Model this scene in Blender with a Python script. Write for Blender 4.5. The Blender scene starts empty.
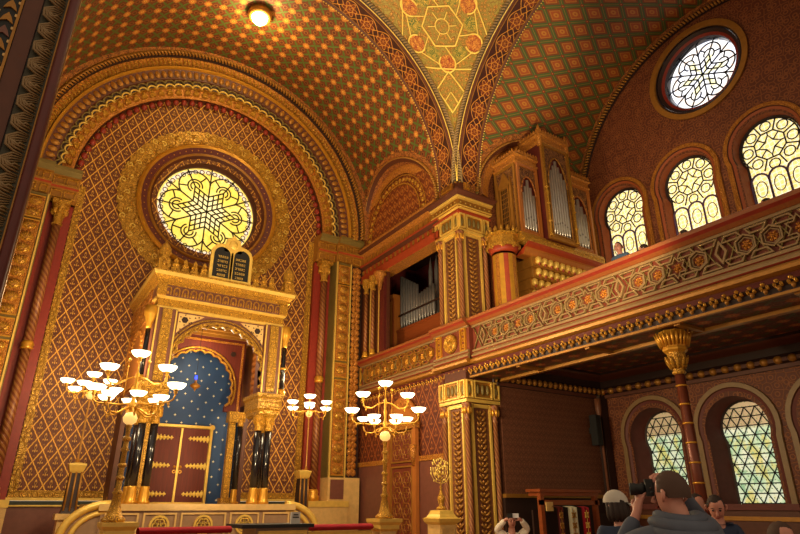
import bpy, bmesh, math, random
from mathutils import Vector, Matrix
from mathutils.geometry import tessellate_polygon
random.seed(7)
PI=math.pi; sin=math.sin; cos=math.cos
S=bpy.context.scene; COL=S.collection
def lin(h):
    h=h.lstrip('#'); r=[int(h[i:i+2],16)/255 for i in (0,2,4)]
    return tuple([(c/12.92 if c<=.04045 else ((c+.055)/1.055)**2.4) for c in r]+[1.0])
# ---------------------------------------------------------------- node maths
NT=None
class NX:
    def __init__(s,k): s.k=k
    def _o(s,op,b=None,c=None):
        n=NT.nodes.new('ShaderNodeMath'); n.operation=op
        for i,q in enumerate((s,b,c)):
            if q is None: continue
            if isinstance(q,NX): NT.links.new(q.k,n.inputs[i])
            else: n.inputs[i].default_value=float(q)
        return NX(n.outputs[0])
    def __add__(s,b): return s._o('ADD',b)
    __radd__=__add__
    def __mul__(s,b): return s._o('MULTIPLY',b)
    __rmul__=__mul__
    def __sub__(s,b): return s._o('SUBTRACT',b)
    def __rsub__(s,b): return (s*-1)+b
    def __truediv__(s,b): return s._o('DIVIDE',b)
    def __lt__(s,b): return s._o('LESS_THAN',b)
    def __gt__(s,b): return s._o('GREATER_THAN',b)
def f1(op): return lambda a,b=None:a._o(op,b)
Abs=f1('ABSOLUTE'); Fr=f1('FRACT'); Fl=f1('FLOOR'); Sin=f1('SINE'); Sq=f1('SQRT'); Mn=f1('MINIMUM'); Mx=f1('MAXIMUM')
def At2(a,b): return a._o('ARCTAN2',b)
def ctr(a): return Fr(a)-.5            # -.5..+.5 inside each cell
def tri(a): return Abs(ctr(a+.5))      # distance to nearest integer
def hyp(a,b): return Sq(a*a+b*b)
def step(a,lo,hi):
    n=NT.nodes.new('ShaderNodeMapRange'); n.clamp=True
    NT.links.new(a.k,n.inputs[0]); n.inputs[1].default_value=lo; n.inputs[2].default_value=hi
    return NX(n.outputs[0])
def line(d,w): return 1-step(Abs(d),w*.6,w*1.3)
def blob(d,r): return 1-step(d,r*.8,r*1.15)
def mix(f,a,b):
    n=NT.nodes.new('ShaderNodeMix'); n.data_type='RGBA'
    if isinstance(f,NX): NT.links.new(f.k,n.inputs[0])
    else: n.inputs[0].default_value=f
    for i,q in ((6,a),(7,b)):
        if isinstance(q,str): n.inputs[i].default_value=lin(q)
        elif isinstance(q,tuple): n.inputs[i].default_value=q
        else: NT.links.new(q,n.inputs[i])
    return n.outputs[2]
def uvs():
    n=NT.nodes.new('ShaderNodeUVMap'); n.uv_map='UVMap'
    s=NT.nodes.new('ShaderNodeSeparateXYZ'); NT.links.new(n.outputs[0],s.inputs[0])
    return NX(s.outputs[0]),NX(s.outputs[1])
def vec(u,v,w=0.0):
    c=NT.nodes.new('ShaderNodeCombineXYZ')
    for i,q in enumerate((u,v,w)):
        if isinstance(q,NX): NT.links.new(q.k,c.inputs[i])
        else: c.inputs[i].default_value=q
    return c.outputs[0]
def voro(u,v,sc,feat='DISTANCE_TO_EDGE',rnd=1.0):
    n=NT.nodes.new('ShaderNodeTexVoronoi'); n.voronoi_dimensions='2D'; n.feature=feat
    n.inputs['Scale'].default_value=sc; n.inputs['Randomness'].default_value=rnd
    NT.links.new(vec(u,v),n.inputs['Vector'])
    return NX(n.outputs['Distance'])
def noise(u,v,sc,det=2.0):
    n=NT.nodes.new('ShaderNodeTexNoise'); n.noise_dimensions='2D'
    n.inputs['Scale'].default_value=sc; n.inputs['Detail'].default_value=det
    NT.links.new(vec(u,v),n.inputs['Vector'])
    return NX(n.outputs[0])
def mat(name,fn=None,col='#888888',rough=.55,metal=0.0,bump=0.0,emit=0.0,coat=0.0):
    """fn(u,v) -> colour socket or (colour socket, height X)"""
    global NT
    m=bpy.data.materials.new(name); m.use_nodes=True; NT=m.node_tree
    b=NT.nodes['Principled BSDF']
    b.inputs['Roughness'].default_value=rough; b.inputs['Metallic'].default_value=metal
    b.inputs['Coat Weight'].default_value=coat
    h=None
    if fn:
        r=fn(*uvs())
        if isinstance(r,tuple) and len(r)==2: r,h=r
        NT.links.new(r,b.inputs['Base Color'])
        if emit:
            NT.links.new(r,b.inputs['Emission Color']); b.inputs['Emission Strength'].default_value=emit
    else:
        # slight wear so that no surface is perfectly even
        tc=NT.nodes.new('ShaderNodeTexCoord'); nz=NT.nodes.new('ShaderNodeTexNoise'); nz.inputs['Scale'].default_value=9
        NT.links.new(tc.outputs['Object'],nz.inputs['Vector'])
        c=lin(col); d=tuple([x*.72 for x in c[:3]]+[1]); e=tuple([min(1,x*1.15) for x in c[:3]]+[1])
        o=mix(NX(nz.outputs[0]),d,e); NT.links.new(o,b.inputs['Base Color'])
        if emit:
            b.inputs['Emission Color'].default_value=c; b.inputs['Emission Strength'].default_value=emit
    if bump and h is not None:
        n=NT.nodes.new('ShaderNodeBump'); n.inputs['Strength'].default_value=bump; n.inputs['Distance'].default_value=.02
        NT.links.new(h.k,n.inputs['Height']); NT.links.new(n.outputs[0],b.inputs['Normal'])
    return m
# ---------------------------------------------------------------- patterns
def p_lattice(w,h,ground,dark,gold,lw=.035):
    def fn(u,v):
        a=u/w+v/h; b=u/w-v/h
        wob=Sin(v*(2*PI*6/h))*.012
        da=tri(a+wob); db=tri(b-wob)
        ln=Mx(line(da,lw),line(db,lw))
        x=ctr(a)+ctr(b); y=ctr(a)-ctr(b)        # local, cell spans +-1 (x across, y up)
        leaf=blob(hyp(x*1.3,y*.85),.5)
        vein=line(Abs(x)-.16*Sin(y*6.5),.045)*leaf
        dot=blob(hyp(x,y-.38),.11); dot2=blob(hyp(Abs(x)-.26,y+.1),.08); core=blob(hyp(x*1.6,y+.1),.13)
        nz=noise(u,v,3,3)
        c=mix(nz,ground,dark); c=mix(leaf*.75,c,dark)
        g=Mx(Mx(vein*.55,dot),Mx(dot2,core))*.75
        c=mix(g,c,gold); c=mix(ln,c,gold)
        return c,Mx(ln,g*.6)
    return fn
def p_gold(sc=14,hi='#f0b43c',lo='#7a3d0c',amt=.16):
    def fn(u,v):
        n1=noise(u,v,sc*.5,1)*(1.4/sc); n2=noise(u+7,v+3,sc*.5,1)*(1.4/sc); u=u+n1; v=v+n2
        f=voro(u,v,sc*.8,'F1',.7); d=voro(u,v,sc*.8,'DISTANCE_TO_EDGE',.7)
        k=Mx(Mx(line(f-.2,.05),line(f-.42,.045)),(1-step(d,.0,amt*.35))*.8)
        sh=step(f,.1,.6)*.35
        return mix(k*.85,mix(sh,hi,lo),lo),1-k
    return fn
def p_foliage(sc=9,ground='#7a2412',gold='#c98a2c',green='#39481c'):
    def fn(u,v):
        n1=noise(u,v,sc*.4,1)*(1.8/sc); n2=noise(u+7,v+3,sc*.4,1)*(1.8/sc); u=u+n1; v=v+n2
        d=voro(u,v,sc,'DISTANCE_TO_EDGE',.8); f=voro(u,v,sc,'F1',.8)
        c=mix(step(f,.2,.45)*.8,ground,green)
        k=Mx(line(f-.3,.05),Mx((1-step(d,.02,.06))*.8,blob(f,.09)))
        c=mix(k,c,gold)
        return c,k
    return fn
def p_vault(s,ground,green,star,dot,gold):
    def fn(u,v):
        a=u/s; b=v/s
        x=ctr(a+.5); y=ctr(b+.5); ax=Abs(x); ay=Abs(y)
        st=Mx(blob(Mx(ax,ay),.19),blob(ax+ay,.29))
        xc=Abs(ctr(a)); yc=Abs(ctr(b))
        cr=line(xc-yc,.08)*blob(hyp(xc,yc),.5)
        pet=blob(Abs(hyp(xc-.14,yc-.14)),.1)
        gr=Mx(cr,pet)
        mid=Mx(blob(hyp(xc,y),.11),blob(hyp(x,yc),.11)); mring=Mx(line(hyp(xc,y)-.12,.02),line(hyp(x,yc)-.12,.02))
        c=mix(noise(u,v,2.2,2)*.8,ground,dot)
        c=mix(gr*.85,c,green); c=mix(mring*.3,c,gold); c=mix(mid,c,dot)
        c=mix(st,c,star); c=mix(blob(hyp(x,y),.09),c,gold); c=mix(blob(hyp(x,y),.04),c,dot)
        return c,Mx(st,gr)
    return fn
def p_vault2(w,h,ground,green,core,gold):
    def fn(u,v):
        a=u/w+v/h; b=u/w-v/h
        da=tri(a); db=tri(b)
        g=Mx(1-step(da,.09,.14),1-step(db,.09,.14)); g2=Mx(line(da,.012),line(db,.012))
        x=ctr(a)+ctr(b); y=ctr(a)-ctr(b)
        d=Mx(Abs(ctr(a)),Abs(ctr(b)))
        c=mix(noise(u,v,2.5,2)*.6,ground,core)
        c=mix(blob(d,.27),c,core); c=mix(line(d-.26,.025)*.6,c,gold)
        c=mix(blob(hyp(x,y),.2)*.75,c,gold); c=mix(blob(hyp(x,y),.08),c,core)
        c=mix(g,c,green); c=mix(g2*.6,c,gold)
        n=hyp(da,db); c=mix(blob(n,.1),c,'#7d1f14'); c=mix(blob(n,.035),c,gold)
        return c,1-g
    return fn
def p_strap(p,w,ground,gold,lw=.013):
    """band along u of flower rosettes of period p on a band of width w (v from 0 to w)"""
    def fn(u,v):
        x=ctr(u/p)*p; y=v-w/2; r=hyp(x,y); t=At2(y,x)
        R=min(p,w)*.36
        fl=line(r-(Sin(t*6)*.24+.76)*R,lw); fl2=line(r-R*.45,lw*.8); sp=line(Abs(Sin(t*3))*r,lw)*blob(r,R*.95)
        x2=ctr(u/p+.5)*p; r2=hyp(x2,y); dia=line(Abs(x2)+Abs(y)*.9-p*.17,lw); wv=line(Abs(y)-(Abs(Sin(u*PI/p))*.5+.28)*w*.55,lw)
        k=Mx(Mx(fl,fl2),Mx(dia,Mx(wv,sp*.8)))
        c=mix(noise(u,v,6,2),ground,'#1e0a06'); c=mix(blob(r,R*.9)*.5,c,'#8a3a14')
        return mix(k,c,gold),k
    return fn
def p_brocade(w,h,a_,b_,g_,amt=.5):
    def fn(u,v):
        r=Fl(v/h); q=u/w+r*.5
        x=ctr(q); y=ctr(v/h)
        k=Mx(blob(hyp(x*1.2,y),.2),Mx(line(hyp(x,y)-.36,.04),line(Abs(x)+Abs(y)-.5,.04)))
        nz=noise(u,v,1.3,3)
        return mix(k*amt,mix(nz,a_,b_),g_),k
    return fn
def p_scroll(sc,a_,b_,g_,amt=.6):
    def fn(u,v):
        d=voro(u,v,sc,'DISTANCE_TO_EDGE',.75); f=voro(u,v,sc,'F1',.75)
        k=Mx(line(f-.25,.07),1-step(d,.02,.07))
        return mix(k*amt,mix(noise(u,v,1.1,3),a_,b_),g_),k
    return fn
def p_shell(p,w,hi,lo):
    """repeating row of shell leaves along v, band width w centred on u=0 handled by fract"""
    def fn(u,v):
        x=(ctr(u/w)); y=Fr(v/p); 
        r=hyp(x*1.0,(y-.1)*.8)
        k=line(Sin(At2(y+.05,x)*11),.5)*blob(r,.5); ed=line(r-.42,.05)
        c=mix(step(r,.2,.55),hi,lo); c=mix(k*.35,c,lo); c=mix(ed,c,'#3d1608')
        return c,1-ed
    return fn
def p_blue(s):
    def fn(u,v):
        r=Fl(v/(s*.5)); q=u/s+r*.5
        x=ctr(q)*2; y=ctr(v/(s*.5))
        k=Mx(blob(hyp(x,y),.1),blob(Abs(x)*2.4+Abs(y)*.6,.13)); k=Mx(k,blob(Abs(y)*2.4+Abs(x)*.6,.13))
        return mix(k,mix(noise(u,v,2,2),'#1a3968','#23487c'),'#e8dfb8')
    return fn
def p_wood(a_,b_,along='v',sc=3):
    def fn(u,v):
        if along=='v': n=noise(u*9,v*.8,sc,4)
        else: n=noise(u*.8,v*9,sc,4)
        return mix(n,a_,b_)
    return fn
def p_twist(p,a_,b_):
    def fn(u,v):
        k=step(Sin((u*1.0+v)*(2*PI/p)),-.3,.3)
        return mix(k,a_,b_),k
    return fn
def p_starglass(kind):
    def fn(u,v):
        r=hyp(u,v); t=At2(v,u)
        if kind=='ark':
            c=mix(step(Sin(t*6),-.9,.9)*.5,'#ecd35c','#f6e68e'); c=mix(line(r-1.33,.06),c,'#e9d6c8')
            k=noise(u,v,7,2); c=mix(step(k,.5,.75)*.6,c,'#d2b234'); c=mix(blob(r,.55)*.5,c,'#fff7d0')
            fan=step(Sin(t*48),-.2,.9)*step(r,.65,.8)*.35; c=mix(fan,c,'#e0b93c')
        else:
            c=mix(step(noise(u,v,4,1),.4,.7),'#ffffff','#e6ecff'); f=step(Sin(t*6+1.2),.35,.8)*blob(r,.6)
            c=mix(f*.75,c,'#f3ec9a'); c=mix(line(Abs(r-.78),.05)*.5,c,'#f6cfa8')
        return c
    return fn
def p_paleglass(u,v):
    f=voro(u,v,9,'F1',.35); d=voro(u,v,9,'DISTANCE_TO_EDGE',.35)
    c=mix(noise(u,v,3,2),'#fbeeb0','#f0da88'); c=mix(line(f-.3,.05)*.8,c,'#e0b85e'); c=mix(blob(f,.12),c,'#f2d23a')
    c=mix(line(d,.05)*.7,c,'#fdf7ff'); return c
def p_greenglass(u,v):
    n=noise(u,v,2.6,3); c=mix(step(n,.35,.65),'#b9d8b0','#e6ecd0'); 
    c=mix(step(noise(u+5,v*.5,3.3,2),.52,.62)*.75,c,'#cfc45a'); c=mix(step(noise(u+9,v,6,1),.6,.68)*.7,c,'#7fae86')
    c=mix(step(v,3.15,3.25),c,'#b49a72'); f=voro(u,v,11,'F1',.2); c=mix(blob(f,.14),c,'#6f8450'); return c
G=dict(hi='#eeb03a',mid='#c98a2a',lo='#7c4312')
M={}
def defmats():
    M['lattice']=mat('lattice wallpaper',p_lattice(.3,.5,'#78401e','#56240f','#ecb046',.045),rough=.6,bump=.5)
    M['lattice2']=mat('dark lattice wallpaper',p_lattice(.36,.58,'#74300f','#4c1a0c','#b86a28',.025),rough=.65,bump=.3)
    M['gold']=mat('gilding',p_gold(12,'#f4b93e','#7a4210',.22),rough=.38,metal=.35,bump=.8)
    M['goldfine']=mat('fine gilt filigree',p_gold(11,'#f6be44','#6a3410',.3),rough=.4,metal=.25,bump=1)
    M['plaingold']=mat('plain gilding',col='#dca035',rough=.35,metal=.5)
    M['palegold']=mat('pale gilding',col='#ecc45e',rough=.4,metal=.25)
    M['oldgold']=mat('old gilding',col='#a8742c',rough=.45,metal=.35)
    M['olive']=mat('olive gilt moulding',col='#7d6a34',rough=.5,metal=.2)
    M['bright']=mat('bright gilt strap',col='#ffd468',rough=.45,metal=.1)
    M['orgfil']=mat('maroon and gold organ filigree',p_foliage(13,'#5e2818','#c08a40','#421c10'),rough=.5,bump=.6)
    M['orange']=mat('orange gilt leafwork',p_gold(11,'#e29a38','#8a4414',.26),rough=.45,metal=.2,bump=.8)
    M['red']=mat('red paint',col='#8c2a1a',rough=.5)
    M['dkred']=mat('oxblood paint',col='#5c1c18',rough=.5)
    M['vermil']=mat('vermilion paint',col='#a43c1c',rough=.5)
    M['brown']=mat('brown paint',col='#5a2c18',rough=.55)
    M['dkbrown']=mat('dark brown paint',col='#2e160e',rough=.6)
    M['winred']=mat('dull red splay',col='#682e26',rough=.6)
    M['mauve']=mat('mauve marble',col='#7a4a3c',rough=.4)
    M['foliage']=mat('red foliage border',p_foliage(11,'#84381a','#d08a38','#5c3416'),rough=.6,bump=.4)
    M['vault']=mat('star vault painting',p_vault(.42,'#6c3414','#46662a','#b4702c','#54200f','#e2a848'),rough=.6,bump=.3)
    M['vault2']=mat('diamond vault painting',p_vault2(.52,.95,'#66361a','#44562a','#96481e','#b8802f'),rough=.6,bump=.3)
    M['pend']=mat('pale gold arabesque',p_foliage(9,'#cc9640','#7a4a1c','#8a8438'),rough=.5,bump=.5,metal=.1)
    M['pendred']=mat('red arabesque disc',p_foliage(12,'#b04a1e','#f0b84c','#8a2c14'),rough=.5,bump=.5)
    M['pendgreen']=mat('green arabesque',p_foliage(11,'#7a7a30','#e8b84a','#4e6222'),rough=.5,bump=.5)
    M['strap']=mat('maroon strapwork band',p_strap(.62,.62,'#4a160e','#c8842e'),rough=.55,bump=.5)
    M['wallB']=mat('russet scroll wallpaper',p_scroll(5.5,'#683018','#54250f','#a26230',.55),rough=.6,bump=.3)
    M['wallC']=mat('brown brocade wallpaper',p_brocade(.16,.16,'#6a3c24','#5c321f','#8a5636'),rough=.7,bump=.2)
    M['niche']=mat('gold brocade niche',p_brocade(.28,.34,'#7a3414','#65280f','#c0782a',.7),rough=.55,bump=.4)
    M['soffit']=mat('painted soffit',p_vault(.46,'#6a3a22','#4c5230','#a85c2c','#5a261c','#b8843c'),rough=.65,bump=.3)
    M['shell']=mat('gilt shell row',p_shell(.32,.36,'#e8a038','#7c3410'),rough=.45,metal=.15,bump=.8)
    M['leaf']=mat('gilt leaf row',p_shell(.2,.24,'#b0863a','#4a2412'),rough=.45,metal=.15,bump=.8)
    M['blue']=mat('starry blue paint',p_blue(.36),rough=.6)
    M['wood']=mat('polished red wood',p_wood('#4c160e','#702414'),rough=.65)
    M['woodO']=mat('orange varnished wood',p_wood('#9c5822','#bc7634'),rough=.4)
    M['woodB']=mat('warm brown wood',p_wood('#7a3818','#9c4e22','u'),rough=.4)
    M['twist']=mat('twisted red and gold shaft',p_twist(.14,'#7c4224','#a06a38'),rough=.45,metal=.1,bump=.6)
    M['black']=mat('black marble',col='#15141a',rough=.2,coat=.3)
    M['char']=mat('matte black',col='#121212',rough=.6)
    M['pipe']=mat('tin organ pipe',col='#c9c4bd',rough=.3,metal=.65)
    M['pipe2']=mat('dull tin pipe',col='#8e8a88',rough=.4,metal=.5)
    M['railw']=mat('chestnut handrail',p_wood('#7a4220','#945426','u'),rough=.4)
    M['leadA']=mat('bronze window lead',col='#3a2e14',rough=.6)
    M['grey']=mat('taupe painted frame',col='#8c7048',rough=.5)
    M['greyD']=mat('dark olive paint',col='#3e3a26',rough=.55)
    M['panelb']=mat('umber panel',col='#74452c',rough=.55)
    M['recess']=mat('dark red recess',col='#78341e',rough=.6)
    M['marble']=mat('cream marble',col='#dcb470',rough=.35)
    M['taupe']=mat('taupe marble',col='#9a7a5c',rough=.35)
    M['gdk']=mat('dark green marble',col='#2c3426',rough=.3)
    M['velvet']=mat('crimson velvet',col='#a01022',rough=.9)
    M['lead']=mat('window lead',col='#1c1a1c',rough=.6)
    M['leadP']=mat('violet window lead',col='#54406a',rough=.6)
    M['floor']=mat('floor boards',p_wood('#8a5c3c','#9c6c48','u'),rough=.5)
    M['splay']=mat('orange brown splay',col='#9c4c22',rough=.55)
    M['bronze']=mat('red bronze shaft',col='#703624',rough=.35,metal=.3)
    M['glassA']=mat('amber rose glass',p_starglass('ark'),rough=.3,emit=.62)
    M['glassR']=mat('white rose glass',p_starglass('b'),rough=.3,emit=.85)
    M['glassU']=mat('pale yellow glass',p_paleglass,rough=.3,emit=.62)
    M['glassL']=mat('pale green glass',p_greenglass,rough=.3,emit=.4)
    M['bulb']=mat('lit opal shade',col='#ffeec4',rough=.3,emit=3)
    M['amber']=mat('amber glass dome',col='#e8b868',rough=.3,emit=.6)
    M['bulb2']=mat('lit ceiling lamp glass',col='#ffe6a0',rough=.3,emit=14)
    M['bluel']=mat('blue glass light',col='#2030ff',rough=.3,emit=5)
# ---------------------------------------------------------------- mesh builder
class MB:
    def __init__(s): s.v=[];s.f=[];s.uv=[];s.mi=[];s.sm=[];s.M=Matrix.Identity(4)
    def at(s,m): s.M=m; return s
    def add(s,pts): 
        b=len(s.v); s.v+= [tuple(s.M@Vector(p)) for p in pts]; return b
    def face(s,ids,m=0,uv=None,sm=False):
        s.f.append(tuple(ids)); s.mi.append(m); s.sm.append(sm)
        if uv is None:
            P=[Vector(s.v[i]) for i in ids]; n=Vector((0,0,0))
            for i in range(1,len(P)-1): n+=(P[i]-P[0]).cross(P[i+1]-P[0])
            a=[abs(c) for c in n]; k=a.index(max(a))
            uv=[((p.y,p.z) if k==0 else (p.x,p.z) if k==1 else (p.x,p.y)) for p in P]
        s.uv.append(uv)
    def poly(s,pts,m=0,uv=None): b=s.add(pts); s.face(range(b,b+len(pts)),m,uv)
    def grid(s,P,m=0,UV=None,sm=True,cu=False,cv=False):
        """P[i][j]"""
        n=len(P); k=len(P[0]); b=s.add([p for r in P for p in r])
        for i in range(n if cu else n-1):
            for j in range(k if cv else k-1):
                i2=(i+1)%n; j2=(j+1)%k
                ids=(b+i*k+j,b+i2*k+j,b+i2*k+j2,b+i*k+j2)
                uv=[UV(i,j),UV(i+1,j),UV(i+1,j+1),UV(i,j+1)] if UV else None
                s.face(ids,m,uv,sm)
    def box(s,x0,x1,y0,y1,z0,z1,m=0):
        b=s.add([(x,y,z) for x in(x0,x1) for y in(y0,y1) for z in(z0,z1)])
        for q in((0,1,3,2),(4,6,7,5),(0,4,5,1),(2,3,7,6),(0,2,6,4),(1,5,7,3)): s.face([b+i for i in q],m)
    def frame(s,x0,x1,y0,y1,z0,z1,t,m=0):
        """rectangular frame in local xy, thickness t, from z0 to z1"""
        s.box(x0,x1,y0,y0+t,z0,z1,m); s.box(x0,x1,y1-t,y1,z0,z1,m)
        s.box(x0,x0+t,y0+t,y1-t,z0,z1,m); s.box(x1-t,x1,y0+t,y1-t,z0,z1,m)
    def prism(s,pts,z0,z1,m=0,side=None,sm=False):
        """polygon in local xy extruded z0..z1"""
        n=len(pts); b=s.add([(p[0],p[1],z0) for p in pts]+[(p[0],p[1],z1) for p in pts])
        s.face([b+n-1-i for i in range(n)],m); s.face([b+n+i for i in range(n)],m)
        for i in range(n):
            j=(i+1)%n; s.face((b+i,b+j,b+n+j,b+n+i),m if side is None else side,None,sm)
    def ring(s,outer,inner,z0,z1,m=0):
        """flat ring between two equal-length loops (local xy)"""
        n=len(outer)
        b=s.add([(p[0],p[1],z1) for p in outer]+[(p[0],p[1],z1) for p in inner]+[(p[0],p[1],z0) for p in outer]+[(p[0],p[1],z0) for p in inner])
        for i in range(n):
            j=(i+1)%n
            s.face((b+i,b+j,b+n+j,b+n+i),m); s.face((b+2*n+i,b+2*n+j,b+j,b+i),m); s.face((b+n+i,b+n+j,b+3*n+j,b+3*n+i),m)
            s.face((b+3*n+i,b+3*n+j,b+2*n+j,b+2*n+i),m)
    def lathe(s,prof,c=(0,0,0),n=14,m=0,ax='z',sm=True,sx=1,sy=1):
        P=[]
        for r,z in prof:
            row=[]
            for k in range(n):
                a=2*PI*k/n; x=r*cos(a)*sx; y=r*sin(a)*sy
                q=(x,y,z) if ax=='z' else (x,z,y) if ax=='y' else (z,x,y)
                row.append((c[0]+q[0],c[1]+q[1],c[2]+q[2]))
            P.append(row)
        R=max(p[0] for p in prof)
        s.grid(P,m,lambda i,j:(j/n*2*PI*R,prof[min(i,len(prof)-1)][1]+c[2]),sm,cv=True)
        b=len(s.v)-len(prof)*n
        if prof[0][0]>1e-4: s.face([b+k for k in range(n)],m)
        if prof[-1][0]>1e-4: s.face([len(s.v)-1-k for k in range(n)],m)
    def tube(s,path,r,n=8,m=0,closed=False,sm=True):
        path=[Vector(p) for p in path]; N=len(path); P=[]; up=None; L=0; LL=[]
        for i,p in enumerate(path):
            a=path[i-1] if (i>0 or closed) else p; c=path[(i+1)%N] if (i<N-1 or closed) else p
            t=(c-a).normalized() if (c-a).length>1e-9 else Vector((0,0,1))
            if up is None: up=t.orthogonal().normalized()
            up=(up-t*up.dot(t)); up=up.normalized() if up.length>1e-6 else t.orthogonal().normalized()
            w=t.cross(up); rr=r[i] if isinstance(r,(list,tuple)) else r
            P.append([tuple(p+up*(rr*cos(2*PI*k/n))+w*(rr*sin(2*PI*k/n))) for k in range(n)])
            if i: L+=(p-path[i-1]).length
            LL.append(L)
        LL.append(L)
        s.grid(P,m,lambda i,j:(LL[min(i,N)],j/n*.3),sm,cu=closed,cv=True)
        if not closed:
            b=len(s.v)-N*n; s.face([b+k for k in range(n)][::-1],m); s.face([b+(N-1)*n+k for k in range(n)],m)
    def dome(s,c,rx,ry,rz,n=8,h=4,m=0,full=False,sm=True):
        P=[]; a0=-PI/2 if full else 0
        for i in range(h+1):
            a=a0+(PI/2-a0)*i/h
            P.append([(c[0]+rx*cos(a)*cos(2*PI*k/n),c[1]+ry*cos(a)*sin(2*PI*k/n),c[2]+rz*sin(a)) for k in range(n)])
        s.grid(P,m,None,sm,cv=True)
    def arch(s,prof,c,a0,a1,n,pl='y',m=0,sm=True,us=1.0,ms=None):
        """sweep a profile [(R,d)...] on arc angles a0..a1 about c in plane x=c (pl x) or y=c (pl y)"""
        def pt(a,R,d):
            if pl=='y': return (c[0]+R*cos(a),c[1]+d,c[2]+R*sin(a))
            return (c[0]+d,c[1]+R*cos(a),c[2]+R*sin(a))
        L=[0]
        for i in range(1,len(prof)): L.append(L[-1]+math.hypot(prof[i][0]-prof[i-1][0],prof[i][1]-prof[i-1][1]))
        Rm=sum(p[0] for p in prof)/len(prof)
        for q in range(len(prof)-1):
            mm=ms[q] if ms else m
            P=[[pt(a0+(a1-a0)*i/n,*prof[q]),pt(a0+(a1-a0)*i/n,*prof[q+1])] for i in range(n+1)]
            s.grid(P,mm,lambda i,j:((a0+(a1-a0)*i/n)*Rm*us,(L[q+j]-L[q])),sm)
    def build(s,name,mats,parent=None,kind=None,recalc=True,origin=None):
        if not isinstance(mats,(list,tuple)): mats=[mats]
        mats=[M[q] if isinstance(q,str) else q for q in mats]
        off=Vector((0,0,0))
        if parent is not None:
            p=parent
            while p is not None: off+=p.location; p=p.parent
        else:
            xs=[p[0] for p in s.v]; ys=[p[1] for p in s.v]; zs=[p[2] for p in s.v]
            off=Vector(((min(xs)+max(xs))/2,(min(ys)+max(ys))/2,min(zs)))
        me=bpy.data.meshes.new(name); me.from_pydata([(p[0]-off.x,p[1]-off.y,p[2]-off.z) for p in s.v],[],s.f)
        l=me.uv_layers.new(name='UVMap'); k=0
        for uv in s.uv:
            for q in uv: l.data[k].uv=q; k+=1
        me.polygons.foreach_set('material_index',s.mi); me.polygons.foreach_set('use_smooth',s.sm)
        for q in mats: me.materials.append(q)
        me.update()
        if recalc:
            bm=bmesh.new(); bm.from_mesh(me); bmesh.ops.recalc_face_normals(bm,faces=bm.faces); bm.to_mesh(me); bm.free()
        o=bpy.data.objects.new(name,me); COL.objects.link(o)
        if parent is not None: o.parent=parent
        else: o.location=off
        if kind: o['kind']=kind
        return o
def tag(o,label,cat,group=None):
    o['label']=label; o['category']=cat
    if group: o['group']=group
    return o
def thing(name,label,cat,loc,group=None,rz=0):
    o=bpy.data.objects.new(name,None); COL.objects.link(o); o.location=loc; o.rotation_euler=(0,0,rz); o.empty_display_size=.2
    return tag(o,label,cat,group)
def dup(o,loc=None,rz=None,label=None,sc=None,parent=None):
    kids=list(o.children); c=o.copy(); COL.objects.link(c)
    if parent is not None: c.parent=parent
    if loc is not None: c.location=loc
    if rz is not None: c.rotation_euler=(0,0,rz)
    if sc is not None: c.scale=(sc,sc,sc)
    if label: c['label']=label
    for k in kids: dup(k,parent=c)
    return c
def FY(y,x0=0,z0=0):   # local (u,v,w)->(x, y-w, z): face looking towards -y
    return Matrix(((1,0,0,x0),(0,0,-1,y),(0,1,0,z0),(0,0,0,1)))
def FX(x,y0=0,z0=0):   # local (u,v,w)->(x-w, y0-u, z0+v): face looking towards -x
    return Matrix(((0,0,-1,x),(-1,0,0,y0),(0,1,0,z0),(0,0,0,1)))
def arc(cx,cy,R,a0,a1,n): return [(cx+R*cos(a0+(a1-a0)*i/n),cy+R*sin(a0+(a1-a0)*i/n)) for i in range(n+1)]
def ngon(cx,cy,R,n,rot=0): return [(cx+R*cos(rot+2*PI*i/n),cy+R*sin(rot+2*PI*i/n)) for i in range(n)]
def ringprof(mb,x0,x1,y0,y1,prof,m=0,ms=None):
    """profile [(offset,z)...] around a rectangle"""
    for q in range(len(prof)-1):
        P=[]
        for o,z in (prof[q],prof[q+1]):
            P.append([(x0-o,y0-o,z),(x1+o,y0-o,z),(x1+o,y1+o,z),(x0-o,y1+o,z)])
        b=mb.add([p for r in P for p in r])
        for k in range(4):
            j=(k+1)%4; mb.face((b+k,b+j,b+4+j,b+4+k),ms[q] if ms else m)
def holed(mb,outer,holes,F,m=0):
    """flat wall with holes: 2D loops in local uv at w=0"""
    loops=[[Vector((p[0],p[1],0)) for p in l] for l in [outer]+holes]
    tris=tessellate_polygon(loops); flat=[p for l in loops for p in l]
    old=mb.M; mb.at(F); b=mb.add([(p.x,p.y,0) for p in flat])
    for t in tris: mb.face([b+i for i in t],m)
    mb.at(old)
defmats()
CX=3.65; ZS=9.5; RA=4.95; CY=6.0; RB=4.52; XR=8.58; YR=10.5; YW=16.0; XW=13.24
# ================================================================ SETTING
mb=MB(); mb.poly([(-9,-9,0),(14,-9,0),(14,17,0),(-9,17,0)]); mb.build('floor','floor',kind='structure')
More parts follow.
